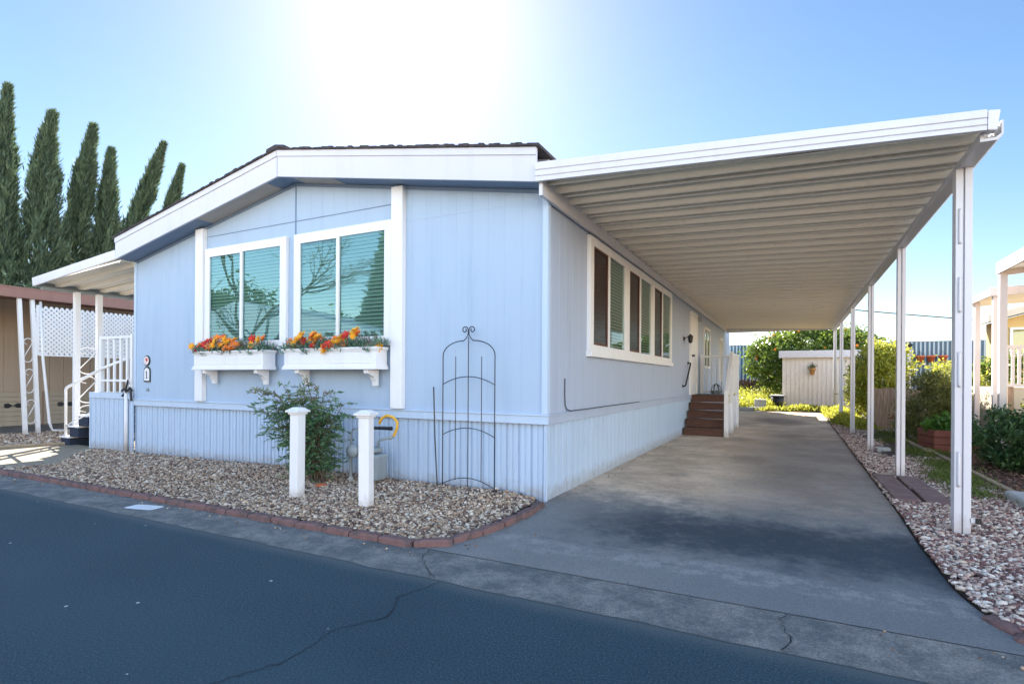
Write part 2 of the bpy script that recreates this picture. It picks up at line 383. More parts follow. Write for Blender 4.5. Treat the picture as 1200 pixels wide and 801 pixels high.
def stones(P, size, flat=.6):
    v, f = ico(); n = len(P)
    sc_ = size[:,None]*np.stack([rng.uniform(.75,1.5,n), rng.uniform(.5,1.1,n), rng.uniform(.4,.9,n)*flat/.6],1)
    V = v[None]*sc_[:,None]*(1+rng.normal(0,.13,(n,12,1)))
    a = rng.uniform(0,6.28,n); t = rng.normal(0,.35,n)
    ca, sa, ct, st = np.cos(a), np.sin(a), np.cos(t), np.sin(t)
    x, y, z = V[...,0].copy(), V[...,1].copy(), V[...,2].copy()
    y2 = y*ct[:,None]-z*st[:,None]; z2 = y*st[:,None]+z*ct[:,None]
    x3 = x*ca[:,None]-y2*sa[:,None]; y3 = x*sa[:,None]+y2*ca[:,None]
    V = np.stack([x3,y3,z2],-1)+P[:,None]
    F = (f[None]+12*np.arange(n)[:,None,None]).reshape(-1,3)
    return V.reshape(-1,3), F, np.repeat(rng.random(n)**1.0,12)
def inside(poly, x, y):
    c = np.zeros(len(x),bool); j = len(poly)-1
    for i in range(len(poly)):
        xi,yi = poly[i]; xj,yj = poly[j]
        c ^= ((yi>y)!=(yj>y)) & (x < (xj-xi)*(y-yi)/((yj-yi) or 1e-9)+xi); j = i
    return c
def pebble_bed(name, polys, dens, s0, s1, mat, z0, label, mound=None):
    Vs=[];Fs=[];Ts=[];off=0
    for poly, dn in polys:
        xs=[p[0] for p in poly]; ys=[p[1] for p in poly]
        n = int((max(xs)-min(xs))*(max(ys)-min(ys))*dn*dens)
        x = rng.uniform(min(xs),max(xs),n); y = rng.uniform(min(ys),max(ys),n); k = inside(poly,x,y) & ~((x>3.16)&(x<3.65)&(y>1.61)&(y<3.30)); x=x[k]; y=y[k]; n=len(x)
        z = z0 + np.maximum(0,(y-9))*.022 + rng.uniform(0,.018,n) + (mound(x,y) if mound else 0)
        sz = rng.uniform(s0,s1,n)*(1+.5*(rng.random(n)>.93))
        V,F,T = stones(np.stack([x,y,z],1), sz); Vs.append(V);Fs.append(F+off);Ts.append(T);off+=len(V)
    me = np_mesh(name, np.concatenate(Vs), np.concatenate(Fs), np.concatenate(Ts))
    o = link(name, me, mat, smooth=True); tag(o, label, 'gravel', kind='stuff'); return o

# ------------------------------------------------------------------ world, sun, camera
SUN_EL, SUN_AZ = 36, 38       # azimuth measured from +Y towards -X
w = bpy.data.worlds.new('World'); sc.world = w; w.use_nodes = True; nt = w.node_tree
bg = nt.nodes['Background']; sky = N(nt,'ShaderNodeTexSky', sky_type='NISHITA', sun_disc=False)
sky.sun_elevation = R(SUN_EL); sky.sun_rotation = R(-SUN_AZ); sky.air_density = 1.0; sky.dust_density = .25; sky.ozone_density = 2.0
hs = N(nt,'ShaderNodeHueSaturation', i_Saturation=1.18); nt.links.new(sky.outputs[0], hs.inputs['Color'])
# sky dimmed ahead, with added warm gain behind the camera for the shaded front
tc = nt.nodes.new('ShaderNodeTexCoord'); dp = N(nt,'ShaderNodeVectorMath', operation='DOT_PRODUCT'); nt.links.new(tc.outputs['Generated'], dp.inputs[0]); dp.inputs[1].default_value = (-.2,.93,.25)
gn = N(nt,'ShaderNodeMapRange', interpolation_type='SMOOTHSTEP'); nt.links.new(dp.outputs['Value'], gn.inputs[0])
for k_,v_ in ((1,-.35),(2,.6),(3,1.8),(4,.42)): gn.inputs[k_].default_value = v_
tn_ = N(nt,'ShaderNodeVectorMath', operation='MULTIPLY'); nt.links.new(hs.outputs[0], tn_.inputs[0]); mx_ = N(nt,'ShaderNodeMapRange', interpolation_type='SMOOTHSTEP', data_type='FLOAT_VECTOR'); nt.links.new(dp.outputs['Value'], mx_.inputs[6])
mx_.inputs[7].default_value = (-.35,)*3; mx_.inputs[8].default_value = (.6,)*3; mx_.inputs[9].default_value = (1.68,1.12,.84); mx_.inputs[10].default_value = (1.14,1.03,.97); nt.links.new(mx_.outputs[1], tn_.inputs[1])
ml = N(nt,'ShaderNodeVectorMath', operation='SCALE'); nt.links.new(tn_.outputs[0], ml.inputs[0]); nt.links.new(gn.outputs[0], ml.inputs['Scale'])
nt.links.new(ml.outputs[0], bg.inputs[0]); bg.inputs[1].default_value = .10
sd = bpy.data.lights.new('sun','SUN'); sd.energy = 4.2; sd.angle = R(.5); sd.color = (1,.93,.82)
so = bpy.data.objects.new('sun', sd); COL.objects.link(so)
sv = Vector((-math.sin(R(SUN_AZ))*math.cos(R(SUN_EL)), math.cos(R(SUN_AZ))*math.cos(R(SUN_EL)), math.sin(R(SUN_EL))))
so.rotation_euler = sv.to_track_quat('Z','Y').to_euler(); so.location = sv*60
sc.view_settings.view_transform = 'Standard'; sc.view_settings.look = 'None'; sc.view_settings.gamma = 1; sc.view_settings.exposure = 2.3

cd = bpy.data.cameras.new('camera'); cam = bpy.data.objects.new('camera', cd); COL.objects.link(cam); sc.camera = cam
cd.sensor_fit = 'HORIZONTAL'; cd.sensor_width = 36; cd.lens = 36*640.2/1200; cd.shift_y = (444.1-400.5)/1200; cd.clip_end = 2000; cd.clip_start = .05
a = R(27.174); c_ = R(.351)
r_ = Vector((math.cos(a),math.sin(a),0)); f_ = Vector((-math.sin(a),math.cos(a),0)); u_ = Vector((0,0,1))
r3 = r_*math.cos(c_)+u_*math.sin(c_); u3 = u_*math.cos(c_)-r_*math.sin(c_)
mt = Matrix((r3,u3,-f_)).transposed().to_4x4(); mt.translation = (2.219,-5.104,1.25); cam.matrix_world = mt

# ------------------------------------------------------------------ ground and paving
def strip(name, outline, z, mat, sub=None):
    m = MB(); m.poly([(x,y,z) for x,y in outline]); o = m.build(name, mat); return struct(o)
g = MB(); ys = [-300,-60,-20,-9.4,-2.3,0,9,18,40,80,400]
for y0,y1 in zip(ys[:-1],ys[1:]):
    h = lambda y: -.02+min(gz(y), gz(40)) if y<100 else gz(40)-.02
    g.quad((-400,y0,h(y0)),(400,y0,h(y0)),(400,y1,h(y1)),(-400,y1,h(y1)))
struct(g.build('ground', M['dirt']))
strip('road', [(-120,-9.4),(120,-9.4),(120,-2.2),(-120,-2.2)], 0.0, M['asphalt'])
# gutter: slightly ragged slabs with a small joint
g = MB(); xs = [-60,-30,-15,-9,-6.1,-3.02,4.6,8.2,15,60]
for x0,x1 in zip(xs[:-1],xs[1:]):
    n = max(1,int((x1-x0)/.12)) if abs(x0)<12 and abs(x1)<12 else 1
    for i in range(n):
        a0 = x0+(x1-x0)*i/n; a1 = x0+(x1-x0)*(i+1)/n
        e = lambda x: -2.3+.022*noise.noise((x*2.3,0,0))+.012*noise.noise((x*11,3,0))
        g.quad((a0+(0.004 if i==0 else 0),e(a0),.003),(a1-(0.004 if i==n-1 else 0),e(a1),.003),(a1-(0.004 if i==n-1 else 0),-1.835,.008),(a0+(0.004 if i==0 else 0),-1.835,.008))
struct(g.build('gutter', M['gutter']))
# driveway slab as a gridded sheet following the rise
def drive_x1(y):
    pts = [(-1.826,3.42),(-1.59,3.23),(-1.36,3.13),(-.96,3.08),(0,3.08),(1.2,3.11),(9,3.17),(16.2,3.1)]
    for (a0,b0),(a1,b1) in zip(pts[:-1],pts[1:]):
        if a0<=y<=a1: return b0+(b1-b0)*(y-a0)/(a1-a0)
    return pts[-1][1]
def drive_x0(y):
    pts = [(-1.826,-.30),(-1.55,-.14),(-1.0,.03),(-.07,.02),(0,-.02),(16.2,-.02)]
    for (a0,b0),(a1,b1) in zip(pts[:-1],pts[1:]):
        if a0<=y<=a1: return b0+(b1-b0)*(y-a0)/(a1-a0)
    return pts[-1][1]
g = MB(); yy = list(np.linspace(-1.826,2.995,24))
segs = [yy, list(np.linspace(3.005,9,14))+list(np.linspace(9.0,16.2,20))[1:]]
for s_ in segs:
    for y0,y1 in zip(s_[:-1],s_[1:]):
        g.quad((drive_x0(y0),y0,.008+gz(y0)),(drive_x1(y0),y0,.008+gz(y0)),(drive_x1(y1),y1,.008+gz(y1)),(drive_x0(y1),y1,.008+gz(y1)))
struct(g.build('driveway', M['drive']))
# cracks: dark filled slivers a few mm above the slab
def crack(name, pts, w_, z, mat):
    m = MB(); P = []
    for (x0,y0),(x1,y1) in zip(pts[:-1],pts[1:]):
        n = max(2,int(math.hypot(x1-x0,y1-y0)/.035))
        for i in range(n): 
            t=i/n; P.append((x0+(x1-x0)*t+random.gauss(0,.008), y0+(y1-y0)*t+random.gauss(0,.008)))
    P.append(pts[-1])
    L=[];Rr=[]
    for i,(x,y) in enumerate(P):
        a_=P[max(0,i-1)]; b_=P[min(len(P)-1,i+1)]; dx,dy=b_[0]-a_[0],b_[1]-a_[1]; l=math.hypot(dx,dy) or 1; ww=w_*random.uniform(.3,1.2)
        L.append((x-dy/l*ww,y+dx/l*ww,z)); Rr.append((x+dy/l*ww,y-dx/l*ww,z))
    for i in range(len(P)-1): m.quad(L[i],Rr[i],Rr[i+1],L[i+1])
    o = m.build(name, mat); struct(o); return o
crack('road_crack', [(.30,-2.31),(.22,-2.62),(.34,-2.85),(.20,-3.1),(.24,-3.4),(.10,-3.72),(.16,-4.1)], .0045, .004, M['tar'])
crack('gutter_crack', [(2.2,-1.85),(2.17,-2.0),(2.22,-2.12),(2.18,-2.29)], .004, .012, M['crack'])
crack('gutter_crack', [(-.12,-1.85),(-.06,-2.0),(.06,-2.15),(.24,-2.29)], .003, .012, M['crack'])

# front gravel bed
bed = [(-9.6,-1.8),(-.16,-1.8),(-.02,-1.55),(.08,-1.0),(.03,-.1),(0,-.0),(-9.6,0)]
b_out = [(-7.25,-1.8),(-.16,-1.8),(-.06,-1.5),(0,-1.0),(-.06,-.12),(-.1,-.0),(-8.5,-.0),(-8.1,-.45),(-6.95,-1.2)]
strip('gravel_base', b_out, .018, M['gravelbase'])
def mnd(x,y): return (.02+.02*np.sin(x*1.7+1)*np.sin(y*2+.5)+.035*np.clip(1+y/1.2,0,1))*np.clip((x+7.2)/3.2,.08,1)*np.clip(-(x+.02)*2.2,0,1)
near = [(-3.2,-1.77),(-.2,-1.77),(-.1,-1.5),(-.04,-1.0),(-.08,-.14),(-.12,-.02),(-3.2,-.02)]
far = [(-7.2,-1.77),(-3.2,-1.77),(-3.2,-.02),(-8.4,-.02),(-8.05,-.45),(-6.95,-1.2)]
m_=MB()
nx_,ny_=60,14
for i in range(nx_):
    for j in range(ny_):
        x0=-7.1+7.0*i/nx_; x1=-7.1+7.0*(i+1)/nx_; y0=-1.76+1.75*j/ny_; y1=-1.76+1.75*(j+1)/ny_
        if x0<-6.9+(y0+1.2)*-1.2 and x0<-6.9: continue
        hh=lambda x,y: .012+float(mnd(x,y))
        m_.quad((x0,y0,hh(x0,y0)),(x1,y0,hh(x1,y0)),(x1,y1,hh(x1,y1)),(x0,y1,hh(x0,y1)))
struct(m_.build('soil', M['gravelbase']))
pebble_bed('gravel', [(near,1.25),(far,.95)], 3600, .007,.018, M['pebble_tan'], .012, 'tan and white pebbles filling the bed along the front of the blue home', mnd)
n=80; x=np.concatenate([rng.uniform(-7,.2,60),rng.uniform(2.6,3.4,20)]); y=np.concatenate([-1.93-np.abs(rng.normal(0,.06,60)),-1.9+rng.normal(0,.09,20)]); P=np.stack([x,y,np.full(n,.014)],1)
V,F,T=stones(P,rng.uniform(.004,.010,n)); tag(link('loose_stones',np_mesh('loose_stones',V,F,T),M['pebble_tan'],smooth=True),'stray pebbles scattered on the concrete gutter in front of the beds','gravel',kind='stuff')
n=110; x=rng.uniform(.05,3.1,n); y=-1.7+rng.random(n)**1.6*9; k=rng.random(n)<.75; x[k]=.06+np.abs(rng.normal(0,.05,k.sum())); P=np.stack([x,y,.012+np.zeros(n)],1); D=np.stack([rng.normal(size=n),rng.normal(size=n),rng.normal(0,.08,n)],1); D/=np.linalg.norm(D,axis=1)[:,None]
V,F,T=leaves(P,rng.uniform(.012,.035,n),rng.uniform(.006,.014,n),D,None,.05,.1); M['litter']=leafmat('dry_leaf_litter',(.05,.02,.01),(.28,.16,.07),.1,.8)
tag(link('leaf_litter',np_mesh('leaf_litter',V,F,T),M['litter']),'dry leaf bits on the driveway, thickest against the blue skirting','leaf litter',kind='stuff')
n=700; P=np.stack([rng.uniform(-7,-.2,n),rng.uniform(-1.75,-.03,n),.075+.02*rng.random(n)],1); D=np.stack([rng.normal(size=n),rng.normal(size=n),rng.normal(0,.3,n)],1); D/=np.linalg.norm(D,axis=1)[:,None]
V,F,T=leaves(P,rng.uniform(.015,.04,n),rng.uniform(.008,.016,n),D,None,.1,.2)
tag(link('leaf_litter',np_mesh('leaf_litter',V,F,T),M['litter']),'dry brown leaves scattered over the tan front gravel','leaf litter',kind='stuff')
# left neighbour gravel strip and path
strip('side_path', [(-9.4,.1),(-8.6,.1),(-8.0,-.42),(-6.95,-1.15),(-7.25,-1.8),(-14,-1.8),(-14,-.95),(-9.7,-.9)], .022, M['path'])
strip('side_gravel_base', [(-14,-.93),(-9.7,-.88),(-9.4,.1),(-9.4,8),(-12.6,8),(-12.6,.3),(-14,.0)], .016, M['gravelbase'])
pebble_bed('gravel', [([(-14,-.9),(-9.75,-.85),(-9.45,.1),(-9.45,2.5),(-12.6,2.5),(-12.6,.3),(-14,0)],1)], 1400, .015,.026, M['pebble_tan'], .012, 'tan gravel strip beside the leftmost neighbour carport slab')
strip('neighbour_slab', [(-16.5,-1),(-12.6,.25),(-12.6,9),(-16.5,9)], .014, M['gutter'])
m=MB(); m.tube([(-14,-.93,.04),(-11.5,-.92,.045),(-9.72,-.87,.04),(-9.42,.05,.04)], .035, 6); tag(m.build('timber_edging', M['timber']), 'thin tan kerb between side path and left gravel', 'edging')
# right bed
rb = [(3.43,-1.8),(3.24,-1.58),(3.14,-1.36),(3.09,-.96),(3.09,0),(3.12,1.2),(3.18,9),(3.12,13),(4.5,13),(4.32,2.3),(4.4,1.6),(7,1.2),(7,-1.8)]
m=MB(); m.poly([(x,y,.012+gz(y)) for x,y in rb]); struct(m.build('gravel_base', M['gravelbase']))
pebble_bed('gravel', [(rb,1)], 3600, .008,.019, M['pebble_white'], .014, 'white and maroon stones beside the right edge of the driveway', lambda x,y: .012+.012*np.sin(x*3)*np.cos(y*2))
m=MB(); m.poly([(4.34,2.3,.03),(4.4,1.6,.03),(9,1.2,.03),(12,6,.03),(12,9,.03),(4.5,9,.03)]); struct(m.build('mulch_bed', M['mulch']))
# mulch chips
n=5000; P=np.stack([rng.uniform(4.38,8,n),rng.uniform(1.7,6.5,n),rng.uniform(.03,.06,n)],1)
V,F,T=stones(P, rng.uniform(.012,.03,n), .3); M['chips']=stonemat('bark_chips',[(0,(.03,.012,.01)),(.6,(.12,.05,.03)),(1,(.24,.12,.08))])
tag(link('bark_chips', np_mesh('bark_chips',V,F,T), M['chips'], smooth=True), 'reddish bark chips in front of the dark green hedge', 'mulch', kind='stuff')

# ------------------------------------------------------------------ edging blocks
pth=[(-14,-1.86),(-8,-1.86),(-.30,-1.84),(-.12,-1.72),(-.02,-1.45),(.05,-1.05),(.06,-.6),(.02,-.12)]
def along(pts, step, start=0):
    out=[];d=start
    seg=[math.dist(a,b) for a,b in zip(pts[:-1],pts[1:])]; tot=sum(seg)
    while d<tot:
        t=d
        for i,s_ in enumerate(seg):
            if t<=s_:
                a,b=pts[i],pts[i+1]; k=t/s_; out.append((a[0]+(b[0]-a[0])*k,a[1]+(b[1]-a[1])*k,math.atan2(b[1]-a[1],b[0]-a[0]))); break
            t-=s_
        d+=step
    return out
def block(l, seed):
    random.seed(seed); m=MB(); n=8; 
    prof=[(-.045,0),(-.043,.035),(-.03,.05),(.03,.052),(.045,.035),(.045,0)]
    base=len(m.v)
    for i in range(n+1):
        x=-l/2+l*i/n; e=1-.22*(abs(2*i/n-1)**4)
        for (y,z) in prof: m.v.append((x+random.gauss(0,.002), y*e+random.gauss(0,.002), max(0,z*e*(1+random.gauss(0,.05)))))
    k=len(prof)
    for i in range(n):
        for j in range(k-1): m.f.append((i*k+j,i*k+j+1,(i+1)*k+j+1,(i+1)*k+j))
    m.f.append(tuple(range(k))); m.f.append(tuple(n*k+j for j in range(k-1,-1,-1)))
    return m
protos=[]
for i,(x,y,an) in enumerate(along(pth,.297,6.15)):
    if i<4:
        o=block(.285,i).build('edging_block', M['brickred'], smooth=False, bevel=0); protos.append(o)
    else:
        o=protos[i%4].copy(); COL.objects.link(o)
    o.location=(x,y,.008); o.rotation_euler=(random.gauss(0,.02),random.gauss(0,.015),an+random.gauss(0,.025))
    tag(o,'weathered red edging block in the border between front gravel and gutter','edging block','red edging blocks round the front gravel bed')
pr=block(.2,9).build('edging_block', M['brickred'])
for i,(x,y,an) in enumerate(along([(3.14,-1.4),(3.26,-1.68),(3.5,-1.86),(5.2,-1.86)],.22,.1)):
    o=pr if i==0 else pr.copy()
    if i: COL.objects.link(o)
    o.location=(x,y,-.012); o.rotation_euler=(0,0,an); tag(o,'sunken red edging block at the street end of the right gravel','edging block','sunken edging blocks by the right gravel')

# painted number patch on the gutter
t=thing('painted_marker','white painted rectangle with worn numerals on the gutter near the gravel','road marking',(-3.27,-2.07,.011),rz=R(12))
m=MB(); c=[]
for q in range(24):
    a_=2*math.pi*q/24; c.append((.17*math.copysign(abs(math.cos(a_))**.35,math.cos(a_)), .085*math.copysign(abs(math.sin(a_))**.35,math.sin(a_)),0))
m.poly(c); m.build('paint_patch', M['paintwhite'], t)
for k,x in enumerate((-.06,.0,.065)):
    m=MB()
    for i in range(7):
        a0=R(-60+40*i); a1=R(-60+40*(i+1)) if k else R(-60+25*(i+1))
        rr=.022
        m.quad((x+rr*math.cos(a0)*.6,rr*math.sin(a0)*1.3,.002),(x+rr*math.cos(a1)*.6,rr*math.sin(a1)*1.3,.002),(x+.7*rr*math.cos(a1)*.6,.7*rr*math.sin(a1)*1.3,.002),(x+.7*rr*math.cos(a0)*.6,.7*rr*math.sin(a0)*1.3,.002))
    m.build('numeral', M['smear'], t)

# ------------------------------------------------------------------ the blue home
W0,D0=-7.3,18.0
AX=-3.62; ZR,ZA,ZL=3.17,3.81,3.11
def roofz(x): return ZR+(ZA-ZR)*(-x)/(-AX) if x>AX else ZA+(ZL-ZA)*(AX-x)/(AX-W0)
home=thing('mobile_home','pale blue single storey mobile home with low gable roof and white trim','house',(0,0,0))
def groove_wall(u0,u1,pitch,gw,gd,zb,zt,plane,out,n0=0):
    """vertical grooved sheet; plane 'y' (u=x) or 'x' (u=y); out=sign of outward normal"""
    m=MB(); prof=[(u0,0)]; u=u0+pitch*.5
    while u<u1-.03:
        prof+=[(u-gw/2,0),(u-gw/2+.001,gd),(u+gw/2-.001,gd),(u+gw/2,0)]; u+=pitch
    prof.append((u1,0))
    for (a0,d0),(a1,d1) in zip(prof[:-1],prof[1:]):
        if plane=='y': m.quad((a0,-out*-d0,zb),(a1,-out*-d1,zb),(a1,-out*-d1,zt(a1)),(a0,-out*-d0,zt(a0)))
        else: m.quad((-out*d0,a0,zb),(-out*d1,a1,zb),(-out*d1,a1,zt(a1)),(-out*d0,a0,zt(a0)))
    return m
# front wall: outward -Y, grooves go to +y
def gwall_front():
    m=MB(); prof=[(W0,0)]; u=W0+.1
    while u<-.03:
        prof+=[(u-.004,0),(u-.002,.0022),(u+.002,.0022),(u+.004,0)]; u+=.2032
    prof.append((0,0)); prof=sorted(prof+[(AX,0)])
    for (a0,d0),(a1,d1) in zip(prof[:-1],prof[1:]): m.quad((a0,d0,.80),(a1,d1,.80),(a1,d1,roofz(a1)+.05),(a0,d0,roofz(a0)+.05))
    return m
gwall_front().build('front_wall', M['wall'], home)
m=MB(); prof=[(0,0)]; u=.1
while u<D0-.03: prof+=[(u-.004,0),(u-.002,-.0022),(u+.002,-.0022),(u+.004,0)]; u+=.2032
prof.append((D0,0))
for (a0,d0),(a1,d1) in zip(prof[:-1],prof[1:]): m.quad((d0,a0,.80),(d1,a1,.80),(d1,a1,ZR+.02),(d0,a0,ZR+.02))
m.build('side_wall', M['wall_side'], home)
m=MB(); m.box(W0,W0+.02,.01,D0,0,ZL+.05); m.box(W0+.02,-.02,D0-.02,D0,0,3.1); m.build('rear_wall', M['wall'], home)
# solid core so no light leaks through
m=MB(); m.prism([(W0+.05,0),(-.05,0),(-.05,ZR),(AX,ZA),(W0+.05,ZL)],'y',.06,D0-.05); m.build('wall_core', M['inside'], home)
# skirting
def ribs(u0,u1,zb,zt,mk,step=.145):
    m=MB(); pr=[]; u=u0; i=0
    while u<u1:
        w_=step; 
        pr+=[(u,0),(u+.006,.022),(u+.024,.022),(u+.032,0),(u+.075,0),(u+.081,.012),(u+.093,.012),(u+.10,0)]; u+=w_
    pr=[p for p in pr if p[0]<u1]+[(u1,0)]
    for (a0,d0),(a1,d1) in zip(pr[:-1],pr[1:]): m.quad(mk(a0,d0,zb(a0)),mk(a1,d1,zb(a1)),mk(a1,d1,zt),mk(a0,d0,zt))
    return m
ribs(W0,0,lambda u:-.02,.80,lambda u,d,z:(u,.022+d,z)).build('front_skirting', M['skirt'], home)
ribs(0,D0,lambda u:max(-.02,gz(u)-.05),.80,lambda u,d,z:(-.012-d*1.2,u,z),.19).build('side_skirting', M['skirt'], home)
m=MB(); m.box(-.03,-.002,.002,.03,.0,.79); m.build('corner_trim', M['trimblue'], home)
# belt trim
m=MB(); m.box(W0-.02,.022,-.022,.0,.79,.875); m.box(W0-.02,.034,-.034,.0,.876,.895); m.build('belt_trim', M['trimblue'], home, bevel=.003)
m=MB(); m.box(0,.022,.001,D0,.79,.875); m.box(0,.034,.001,D0,.876,.895); m.build('belt_trim', M['wall_side'], home, bevel=.003)
m=MB(); m.box(-.055,.006,-.014,-.001,.896,ZR-.02); m.box(0.0005,.012,.0,.05,.896,ZR-.02); m.build('corner_trim', M['trimblue'], home, bevel=.002)
m=MB(); m.box(W0-.012,W0+.05,-.014,-.001,.896,ZL-.01); m.build('corner_trim', M['trimblue'], home, bevel=.002)
# horizontal panel joints
m=MB(); m.box(-5.44,-1.97,-.005,-.0005,3.305,3.315); m.build('panel_joint', M['soffit'], home)
m=MB(); m.box(-1.79,-.1,-.004,-.0005,3.08,3.084);m.build('panel_joint', M['trimblue'], home)
m=MB(); m.box(AX-.010,AX+.010,-.006,-.0005,2.99,ZA-.01); m.build('centre_joint', M['soffit'], home)
# white battens
for x0,x1,zb in ((-5.63,-5.46,.90),(-1.965,-1.80,.90)):
    m=MB(); m.box(x0,x1,-.075,-.001,zb,roofz((x0+x1)/2)-.02); m.build('batten', M['white'], home, bevel=.004)
# roof
OV=-.30; FH=.33
def fasc(x0,x1,y0,y1,zoff0,zoff1):
    m=MB(); m.hexa([(x0,y0,roofz(x0)+zoff0),(x1,y0,roofz(x1)+zoff0),(x1,y1,roofz(x1)+zoff0),(x0,y1,roofz(x0)+zoff0),
                    (x0,y0,roofz(x0)+zoff1),(x1,y0,roofz(x1)+zoff1),(x1,y1,roofz(x1)+zoff1),(x0,y1,roofz(x0)+zoff1)]); return m
fz=-.005
m=fasc(W0,AX-.006,OV,OV+.03,fz,fz+FH); m.build('fascia_board', M['fascia'], home)
m=fasc(AX+.006,0.0,OV,OV+.03,fz,fz+FH); m.build('fascia_board', M['fascia'], home)
m=fasc(W0-.0,AX-.004,OV-.012,OV-.001,fz+FH-.075,fz+FH); m2=fasc(AX+.004,0.004,OV-.012,OV-.001,fz+FH-.075,fz+FH)
m.build('drip_edge', M['fascia'], home); m2.build('drip_edge', M['fascia'], home)
m=MB(); m.box(AX-.006,AX+.006,OV+.004,OV+.02,roofz(AX)+fz+.01,roofz(AX)+fz+FH-.01); m.build('fascia_joint', M['soffit'], home)
# soffit
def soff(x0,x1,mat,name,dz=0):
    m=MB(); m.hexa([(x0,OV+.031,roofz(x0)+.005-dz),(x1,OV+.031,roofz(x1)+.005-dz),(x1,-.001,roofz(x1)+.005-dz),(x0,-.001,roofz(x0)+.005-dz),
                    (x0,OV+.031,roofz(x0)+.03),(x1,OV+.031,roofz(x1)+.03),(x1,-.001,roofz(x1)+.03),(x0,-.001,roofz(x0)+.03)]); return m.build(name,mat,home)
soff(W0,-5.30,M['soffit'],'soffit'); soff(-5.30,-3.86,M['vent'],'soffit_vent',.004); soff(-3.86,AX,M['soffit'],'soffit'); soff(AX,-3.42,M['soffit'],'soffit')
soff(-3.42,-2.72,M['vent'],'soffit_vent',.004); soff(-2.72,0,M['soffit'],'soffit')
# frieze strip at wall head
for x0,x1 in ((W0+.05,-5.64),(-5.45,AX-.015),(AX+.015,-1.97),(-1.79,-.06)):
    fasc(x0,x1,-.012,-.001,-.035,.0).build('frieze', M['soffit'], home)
# shingle roof slabs, ragged drip edge
for x0,x1 in ((W0-.05,AX),(AX,.04)):
    m=MB(); n=60
    z=lambda x,k: (ZR+(ZA-ZR)*(-x)/(-AX) if x>AX-1e-6 and x0>=AX-1e-6 else ZA+(ZL-ZA)*(AX-x)/(AX-W0))+fz+FH+k
    for i in range(n):
        a0=x0+(x1-x0)*i/n; a1=x0+(x1-x0)*(i+1)/n; e=random.uniform(-.006,.012)
        yb=OV-.03+random.uniform(-.008,.004)
        m.hexa([(a0,yb,z(a0,.002)),(a1,yb,z(a1,.002)),(a1,D0+.3,z(a1,.002)),(a0,D0+.3,z(a0,.002)),
                (a0,yb,z(a0,.026+e)),(a1,yb,z(a1,.026+e)),(a1,D0+.3,z(a1,.026)),(a0,D0+.3,z(a0,.026))])
    m.build('roof_slope', M['shingle'], home)
m=MB(); zz=ZA+fz+FH
m.prism([(AX-.17,zz-.008),(AX-.16,zz+.03),(AX,zz+.062),(AX+.16,zz+.03),(AX+.17,zz-.008),(AX,zz+.028)],'y',OV-.035,D0+.3); m.build('ridge_cap', M['shingle'], home)
# gable infill behind the fascia at roof height and side eave board
m=MB(); m.prism([(W0,ZL),(0,ZR),(0,ZR+FH-.01),(AX,ZA+FH-.01),(W0,ZL+FH-.01)],'y',.012,.03); m.build('gable_infill', M['fascia'], home)
m=MB(); m.box(-.02,.0,.031,D0+.2,ZR+.02,ZR+FH-.01); m.build('eave_board', M['fascia'], home)
m=MB(); m.box(W0,W0+.02,.031,D0+.2,ZL+.02,ZL+FH-.01); m.build('eave_board', M['fascia'], home)

# windows on the front
def venetian(m,x0,x1,z0,z1,y,pitch=.046,wd=.036,tilt=-58):
    z=z0+.02
    while z<z1-.02:
        c,s_=math.cos(R(tilt))*wd/2, math.sin(R(tilt))*wd/2
        dz=random.gauss(0,.0015)
        m.hexa([(x0,y-c*.6,z-s_+dz),(x1,y-c*.6,z-s_-dz),(x1,y+c*.6,z+s_-dz),(x0,y+c*.6,z+s_+dz),
                (x0,y-c*.6,z-s_+.002+dz),(x1,y-c*.6,z-s_+.002-dz),(x1,y+c*.6,z+s_+.002-dz),(x0,y+c*.6,z+s_+.002+dz)])
        z+=pitch
    return m
def front_window(x0,x1,z0,z1,label):
    w_=MB(); t=.085
    w_.box(x0,x1,-.05,-.001,z1-t,z1); w_.box(x0,x1,-.05,-.001,z0,z0+t); w_.box(x0,x0+t,-.05,-.001,z0+t,z1-t); w_.box(x1-t,x1,-.05,-.001,z0+t,z1-t)
    win=w_.build('window', M['white'], home, bevel=.003, label=label)
    gx0,gx1,gz0,gz1=x0+t,x1-t,z0+t,z1-t
    xm=(gx0+gx1)/2-.03
    s_=MB(); q=.038
    # fixed outer sash frame and sliding sash
    for a,b,yy in ((gx0,xm+.02,-.064),(xm-.02,gx1,-.052)):
        s_=MB(); q=.045 if a==gx0 else .03
        s_.box(a,b,yy,yy+.028,gz1-q,gz1); s_.box(a,b,yy,yy+.028,gz0,gz0+q); s_.box(a,a+q,yy,yy+.028,gz0+q,gz1-q); s_.box(b-q,b,yy,yy+.028,gz0+q,gz1-q)
        s_.build('sash', M['white'], win, bevel=.002)
    s_=MB(); s_.box(gx0+.045,xm-.02,-.048,-.045,gz0+.045,gz1-.045); s_.build('pane', M['glass'], win)
    s_=MB(); s_.box(xm+.015,gx1-.03,-.040,-.037,gz0+.03,gz1-.03); s_.build('pane', M['glass'], win)
    venetian(MB(),gx0+.01,gx1-.01,gz0,gz1,-.017).build('blind', M['blind'], win)
    s_=MB(); s_.box(gx0,gx1,-.0035,-.0015,gz0,gz1); s_.build('dark_room', M['inside'], win)
front_window(-5.445,-3.745,1.64,3.12,'smaller looking left front window with two sliding panes')
front_window(-3.60,-1.97,1.64,3.12,'right front window with two sliding panes beside the long batten')
